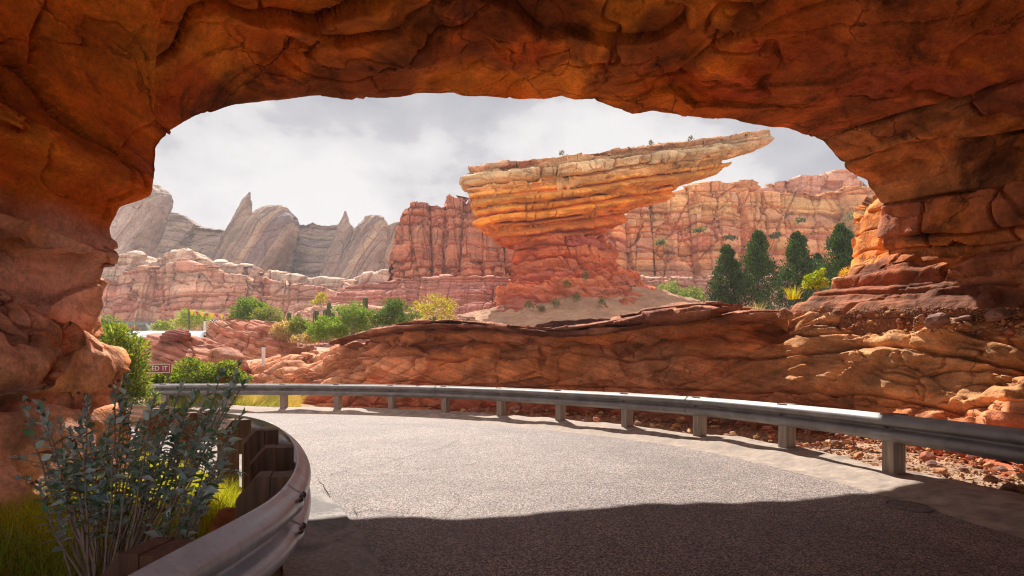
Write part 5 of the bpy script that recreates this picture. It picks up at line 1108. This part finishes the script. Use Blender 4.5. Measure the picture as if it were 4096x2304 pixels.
# silver leaved bush in the foreground
def silver_bush():
    Y0 = 2.95; b = at(100, 566, Y0); b[2] = .22; root = empty('silver_leaf_bush', tuple(b)); tag(root, 'silvery blue leaved woody bush in front of the left pillar beside the near guardrail', 'bush')
    r = np.random.default_rng(44)
    tips = [(24,400),(44,414),(38,404),(82,420),(70,432),(95,451),(116,389),(127,376),(121,402),(155,398),(166,402),(182,385),(196,392),(209,391),(222,372),(240,363),(236,377),(245,382),(242,414),(227,431),(227,452),(232,440),(205,485),(212,470),(196,500),(169,516),(127,509),(120,496),(62,451),(55,476),(40,485),(46,462),(138,425),(153,447),(178,440),(109,462),(135,462),(193,458),(200,429),(215,410),(175,467),(87,476),(72,470),(150,480),(104,435),(88,400),(172,415),(186,410),(60,420),(140,440),(165,455),(122,448),(100,480),(90,440),(76,455),(110,420),(132,405),(146,415),(185,425),(205,405),(214,440),(160,430)]
    C, Dr, LN = [], [], []; stems = MB(); heads = []
    roots = [b + np.array((r.normal() * .04, r.normal() * .05, -.05)) for _ in range(7)]
    for i, (px, py) in enumerate(tips):
        Yt = Y0 + r.uniform(-.25, .55) + (.25 if px > 180 else 0); e = at(px, py, Yt); s = roots[i % 7]
        if px > 170 and py > 430: s = at(150 + 20 * r.random(), 548, 3.0); s[2] = .2
        v = e - s; mid1 = s + v * .33 + np.array((v[0] * .12, 0, -.06 * v[2])); mid2 = s + v * .68 + np.array((v[0] * .05 + r.normal() * .02, r.normal() * .03, -.02))
        cp = np.array([s, mid1, mid2, e]); pts = []
        for t in np.linspace(0, 1, 14): pts.append((1 - t) ** 3 * cp[0] + 3 * (1 - t) ** 2 * t * cp[1] + 3 * (1 - t) * t * t * cp[2] + t ** 3 * cp[3] + r.normal(size=3) * .004 * (0 < t < 1))
        pts = np.array(pts); stems.tube(pts, list(np.linspace(.0095, .0026, 14)), 5)
        L_ = np.linalg.norm(v); nl = int(21 + 10 * r.random()); full = r.uniform(.3, .5)
        for j in range(nl):
            t = 1 - full * (j / nl) ** 1.25; q = np.array([np.interp(t, np.linspace(0, 1, 14), pts[:, k]) for k in range(3)]); tt = pts[-1] - pts[-4]; tt /= np.linalg.norm(tt)
            a = j * 2.4 + r.normal() * .3; o1 = np.cross(tt, (0, 0, 1.)); o1 /= np.linalg.norm(o1) + 1e-9; o2 = np.cross(tt, o1); rad = o1 * math.cos(a) + o2 * math.sin(a)
            opn = .35 + 1.3 * (1 - t) / full; C.append(q); Dr.append(tt * (1.1 - .5 * opn) + rad * min(1.1, opn) + np.array((0, 0, -.25 * (1 - t)))); LN.append((.044 + .032 * min(1, 2.5 * (1 - t) / full)) * r.uniform(.6, 1.25))
        # side twigs
        for q_ in range(2):
            t0 = r.uniform(.45, .85); q = np.array([np.interp(t0, np.linspace(0, 1, 14), pts[:, k]) for k in range(3)]); dv = v / L_ * .5 + r.normal(size=3) * .45 + np.array((0, 0, .5)); dv /= np.linalg.norm(dv); ln_ = r.uniform(.07, .16); e2 = q + dv * ln_
            stems.tube([q, q + dv * ln_ * .5 + r.normal(size=3) * .006, e2], [.003, .0024, .0016], 4)
            for j in range(8):
                a = j * 2.4; rad = r.normal(size=3); rad -= dv * (rad @ dv); rad /= np.linalg.norm(rad); C.append(q + dv * ln_ * (1 - .6 * (j / 11))); Dr.append(dv * .6 + rad * (.3 + .7 * j / 11)); LN.append(.03 + .018 * r.random())
        if px < 60 or i in (6, 45): heads.append(e)
    C, Dr, LN = map(np.array, (C, Dr, LN))
    # ovate leaves of six faces each
    n = len(C); Dn = Dr / np.linalg.norm(Dr, axis=1)[:, None]; q = r.normal(size=(n, 3)) * .4 + np.array((0, 0, 1.)); sd = np.cross(Dn, q); sd /= np.linalg.norm(sd, axis=1)[:, None]; up = np.cross(sd, Dn); wd = LN * r.uniform(.42, .62, n)
    prof = [(.0, .08), (.25, .85), (.45, 1.0), (.75, .5), (1.0, .0)]; rows = []
    for t, w in prof:
        cb = C + Dn * (LN * t)[:, None] - up * (LN * .22 * t * t)[:, None]
        rows += [cb + sd * (wd * .5 * w)[:, None] + up * (wd * .16 * w)[:, None], cb, cb - sd * (wd * .5 * w)[:, None] + up * (wd * .16 * w)[:, None]]
    V = np.stack(rows, 1).reshape(-1, 3); o = np.arange(n)[:, None] * 15; F = []
    for k in range(4): F += [o + np.array([[3 * k, 3 * k + 1, 3 * k + 4, 3 * k + 3]]), o + np.array([[3 * k + 1, 3 * k + 2, 3 * k + 5, 3 * k + 4]])]
    F = np.concatenate(F, 0); cols = np.array([(.42, .58, .68), (.50, .66, .78), (.28, .42, .48), (.18, .36, .22), (.66, .80, .92), (.38, .53, .62)]); ci = r.integers(6, size=n); c = cols[ci] * r.uniform(.75, 1.25, (n, 1))
    dead = r.random(n) < .035; c[dead] = (.35, .16, .08)
    mk('foliage', V, F, M['leafgrey'], parent=root, tint=np.repeat(c, 15, axis=0), smooth=True)
    for i in range(9):
        a = at(95 + r.normal() * 12, 560, 2.9) ; a[2] = .2; e = a + np.array((r.normal() * .35, r.normal() * .2, r.uniform(.02, .2))); stems.tube([a, (a + e) / 2 + np.array((0, 0, .05)), e], [.007, .005, .002], 5)
    for i in range(16):
        a = at(185 + r.normal() * 22, 545 + r.normal() * 8, 3.1 + r.random() * .8); a[2] = .22; e = a + np.array((r.normal() * .3, r.normal() * .25, r.uniform(.0, .16))); stems.tube([a, (a + e) / 2 + np.array((0, 0, .04)), e], [.004, .003, .0015], 4)
    stems.build('stem', M['stem'], root, smooth=True)
    for i, h in enumerate(heads):
        for k in range(2):
            c = h + r.normal(size=3) * .02 + np.array((0, 0, .02)); mb = MB(); V = []; F = []
            for a_ in range(5):
                for bq in range(8):
                    th = math.pi * a_ / 4; ph = bq * math.pi / 4; V.append(c + .0085 * np.array((math.sin(th) * math.cos(ph), math.sin(th) * math.sin(ph), math.cos(th))) * (1 + .15 * ((bq + a_) % 2)))
            for a_ in range(4):
                for bq in range(8): F.append((a_ * 8 + bq, (a_ + 1) * 8 + bq, (a_ + 1) * 8 + (bq + 1) % 8, a_ * 8 + (bq + 1) % 8))
            mb.add(V, F); mb.build('seed_head', M['bark'], root)
silver_bush()

# stones on the ledge of the right side
r9 = np.random.default_rng(99)
from mathutils.bvhtree import BVHTree
bpy.context.view_layer.update()
_w = bpy.data.objects['rock_wall']; _bm = [( _w.matrix_world @ v.co) for v in _w.data.vertices]; _bv = BVHTree.FromPolygons(_bm, [tuple(p.vertices) for p in _w.data.polygons])
_a = bpy.data.objects['rock_arch']; _bv2 = BVHTree.FromPolygons([(_a.matrix_world @ v.co) for v in _a.data.vertices], [tuple(p.vertices) for p in _a.data.polygons])
def first(px, py):
    d = Vector(((px - CX) / FPX, 1, (HOR - py) / FPX)).normalized(); o = Vector((0, 0, HC)); best = None
    for b_ in (_bv, _bv2):
        h = b_.ray_cast(o, d, 40)
        if h[0] is not None and (best is None or h[3] < best[3]): best = h
    return best
cnt = 0
while cnt < 110:
    px = r9.uniform(800, 1022); t = r9.random(); py = lerp(308, 332 + (px - 900) * .02, t ** .8)
    h = first(px, py)
    if h is None: cnt += 1; continue
    sz = r9.choice([.06, .09, .13, .18], p=[.35, .35, .2, .1])
    kk_ = int(r9.integers(12)); szw = {.06: 'tiny', .09: 'small', .13: 'medium', .18: 'large'}[float(sz)]; cw = ['orange brown', 'tan', 'dark red', 'pale ochre', 'red', 'dark brown'][kk_ % 6]
    zw = ['left end', 'left part', 'middle', 'right part', 'right end'][min(4, int((px - 800) / 44.5))]; dw_ = 'front edge' if py > 320 else 'back'
    put_stone(h[0].x, h[0].y - .02, h[0].z, sz, '%s %s stone at the %s of the gravel ledge, %s' % (szw, cw, dw_, zw), 'loose stones on the right ledge', kk_); cnt += 1
for px, py, sz, k, lab in ((936, 327, .62, 5, 'dark brown boulder at the left end of the shaded ledge gravel'), (1000, 318, .55, 11, 'large dark tilted boulder in the ledge gravel near the right edge'), (962, 322, .3, 11, 'mid sized dark stone between the two dark boulders'), (824, 284, .4, 1, 'tan block resting at the foot of the lime green shrub'), (838, 281, .3, 3, 'pale tan block beside the dry golden plant'), (812, 287, .34, 7, 'leftmost tan block on the upper ledge')):
    h = first(px, py)
    if h is not None: put_stone(h[0].x, h[0].y, h[0].z, sz, lab, None, k, 'boulder', 'boulder')
pts = []; sz = []
for i in range(2600):
    px = r9.uniform(795, 1023); py = lerp(307, 334, r9.random() ** .9); h = first(px, py)
    if h is not None: pts.append(tuple(h[0])); sz.append(r9.choice([.02, .03, .045]))
rubble('gravel', pts, sz, M['stone'], [(.5, .28, .14), (.42, .22, .12), (.56, .38, .22), (.3, .17, .12)], 8, (8, 10, 2))

# ------------------------------------------------------------------ man-made things in the distance
def sign():
    Y = 17.6; c = at(154, 368.5, Y); r_ = empty('red_sign', tuple(at(154, 384, Y))); tag(r_, 'dark red sign with cream letters partly hidden behind the tall bright shrub', 'sign')
    m = Y / FPX; w = 33 * m; h = 9.5 * m
    MB().box(c, w, .04, h, bev=.004).build('panel', flat('sign_red', (.23, .012, .03), .5), r_)
    cr_ = flat('sign_cream', (.75, .68, .5), .5)
    mb = MB()
    for z in (-1, 1): mb.box(c + np.array((0, -.024, z * (h / 2 - .02))), w - .02, .008, .014)
    for x in (-1, 1): mb.box(c + np.array((x * (w / 2 - .02), -.024, 0)), .014, .008, h - .054)
    mb.build('border', cr_, r_)
    cu = bpy.data.curves.new('lettering', 'FONT'); cu.body = 'ED IT'; cu.size = .21; cu.extrude = .004; cu.align_x = 'RIGHT'; cu.align_y = 'CENTER'; cu.space_word = 1.5; cu.materials.append(cr_)
    o = bpy.data.objects.new('lettering', cu); COL.objects.link(o); bpy.context.view_layer.update(); me_ = bpy.data.meshes.new_from_object(o); bpy.data.objects.remove(o); o = bpy.data.objects.new('lettering', me_); COL.objects.link(o); o.parent = r_; o.location = Vector(c + np.array((w / 2 - .07, -.028, 0))) - r_.location; o.rotation_euler = (R(90), 0, 0)
    mb = MB(); 
    for x in (-.4, .4): MB().box(c + np.array((x * w, .05, -h)), .06, .06, h * 2.2).build('post', M['wood'], r_)
sign()
def vault():
    Y = 27; r_ = empty('curved_metal_roof', tuple(at(180, 372, Y))); tag(r_, 'shiny white curved sheet metal roof behind the red rock mounds on the left', 'metal roof')
    m = Y / FPX
    def seg(name, x0, x1, skew):
        V = []; n = 18; k = 8; rad = 2.4; zt = HC + (HOR - 331) * m
        for i in range(k):
            u = i / (k - 1)
            for j in range(n):
                a = math.pi * (-.02 + .52 * j / (n - 1)) ; x = lerp(x0, x1 + skew * (1 - math.cos(a)) , u)
                V.append((x, Y - rad * math.sin(a), zt - rad * (1 - math.cos(a))))
        V = np.array(V); V2 = V.copy(); V2[:, 2] -= .05; V2[:, 1] += .04
        F = np.vstack([grid(n, k), grid(n, k)[:, ::-1] + n * k]); e = []
        for j in range(n - 1): e += [(j, j + 1, n * k + j + 1, n * k + j), ((k - 1) * n + j, n * k + (k - 1) * n + j, n * k + (k - 1) * n + j + 1, (k - 1) * n + j + 1)]
        F = np.vstack([F, np.array(e)]); mk(name, np.vstack([V, V2]), F, M['roofmetal'], parent=r_)
    X = lambda p: (p - CX) * m
    seg('roof_panel', X(122), X(148.5), .4); seg('roof_panel', X(151), X(187), .2); seg('roof_panel', X(189), X(210), 2.6)
    MB().box((X(150), Y - .9, HC + (HOR - 336) * m), .07, 1.9, .06).build('seam_rib', M['dark'], r_)
    for x in (130, 170, 205): MB().box((X(x), Y, HC + (HOR - 360) * m), .12, .12, 2.6).build('post', M['dark'], r_)
M['roofmetal'] = simple('white_metal_sheet', (.62, .63, .65), .35, .4, 3, (.85, 1.1), .05)
vault()
def bridge():
    Y = 48; m = Y / FPX; r_ = empty('steel_bridge', tuple(at(133, 334, Y))); tag(r_, 'weathered green grey steel truss end above the metal roof on the left', 'bridge'); g = simple('green_steel', (.20, .24, .21), .7, .2, 4, (.6, 1.3))
    A = lambda px, py: at(px, py, Y)
    MB().box(A(126, 323.5), 50 * m, .5, 3.4 * m).build('top_beam', g, r_)
    mb = MB(); a, b_ = A(141, 334), A(144, 325); mb.tube([a, b_], .28, 4); mb.build('upright', g, r_)
    MB().tube([A(155, 334), A(148, 324)], .3, 4).build('diagonal', simple('pale_steel', (.5, .52, .48), .6, .1, 4), r_); MB().box(A(126, 333), 56 * m, .5, 2 * m).build('lower_beam', g, r_)
    MB().box(A(146, 329), 6 * m, .12, 7 * m).build('gusset_plate', g, r_)
bridge()
for px, t_, b_, Y, lab in ((205, 321, 334, 31, 'short white post at the left end of the checkered banner'), (224.5, 319, 336, 29, 'taller white post in front of the checkered banner'), (263.5, 347, 364, 22, 'white post standing on the rocks above the hedge')):
    c = at(px, (t_ + b_) / 2, Y); h = (b_ - t_) * Y / FPX; r_ = empty('marker_post', (c[0], c[1], c[2] - h / 2)); tag(r_, lab, 'post'); MB().tube([c - (0, 0, h / 2 + .3), c + (0, 0, h / 2)], .07, 10).build('shaft', M['white'], r_); MB().tube([c + (0, 0, h / 2), c + (0, 0, h / 2 + .04)], .075, 10).build('cap', M['dark'], r_)
def banner():
    Y = 33; r_ = empty('checkered_banner', tuple(at(226, 322, Y))); tag(r_, 'narrow black and white checkered strip between the white posts', 'banner'); m = Y / FPX
    n = 22; mb = MB(); x0 = at(211, 320.5, Y); s = 30 * m / n
    for i in range(n):
        for j in range(3): mb.box(x0 + np.array((s * i, 0, -s * j)), s * .998, .03, s * .998, m=(i + j) % 2)
    mb.build('strip', None, r_, mats=[M['white'], M['dark']])
banner()
def pennants():
    Y = 34; r_ = empty('pennant_string', tuple(at(215, 318, Y))); tag(r_, 'sagging string of yellow and red triangular pennants left of the dark green bush', 'pennants')
    cols = [flat('pennant_yellow', (.85, .55, .01), .6), flat('pennant_red', (.55, .02, .04), .6)]
    A = [at(lerp(189, 250, t), 309.0 + 13 * t * (1 - t) * 1.3 + 1.5 * t, Y) for t in np.linspace(0, 1, 25)]; MB().tube(A, .012, 4).build('cord', M['white'], r_)
    for i in range(12):
        t = (i + .6) / 12.4; p = at(lerp(189, 250, t), 309.3 + 13 * t * (1 - t) * 1.3 + 1.5 * t, Y); w, h = (.17, .30) if i % 2 == 0 else (.13, .22); V = [p + np.array(q) for q in ((-w, -.01, 0), (w, -.01, -.02), (.04, -.03, -h), (-w, .01, 0), (w, .01, -.02), (.04, -.01, -h))]
        MB().add(V, [(0, 2, 1), (3, 4, 5), (0, 1, 4, 3), (1, 2, 5, 4), (2, 0, 3, 5)]).build('pennant', cols[i % 2], r_)
    for px, py in ((189, 309), (250, 311)): MB().tube([at(px, 330, Y), at(px, py, Y)], .03, 6).build('pole', M['dark'], r_)
pennants()
# round boulder inside the left rail
mm = stone_mesh('boulder', 31, M['stone'], (1.1, .8, .75))
o = bpy.data.objects.new('boulder', mm); COL.objects.link(o); q_ = at(236, 497, 4.15); o.location = (q_[0], q_[1], .30); o.scale = (.42,) * 3; o.rotation_euler = (.1, .2, .5)
s_ = o.modifiers.new('soft', 'SUBSURF'); s_.levels = 2; s_.render_levels = 2
tag(o, 'rounded tan boulder on the bank behind the second timber post', 'boulder')

# ------------------------------------------------------------------ haze
def haze():
    m = bpy.data.materials.new('haze'); m.use_nodes = True; n = m.node_tree; n.nodes.clear(); o = n.nodes.new('ShaderNodeOutputMaterial'); v = n.nodes.new('ShaderNodeVolumePrincipled')
    v.inputs['Color'].default_value = (.93, .93, 1.0, 1); v.inputs['Density'].default_value = .0009; v.inputs['Anisotropy'].default_value = .2; n.links.new(v.outputs[0], o.inputs['Volume'])
    mb = MB(); mb.box((0, 290, 28), 900, 720, 66); b = mb.build('haze', m, None, origin=(0, 290, -5)); tag(b, kind='stuff')
haze()
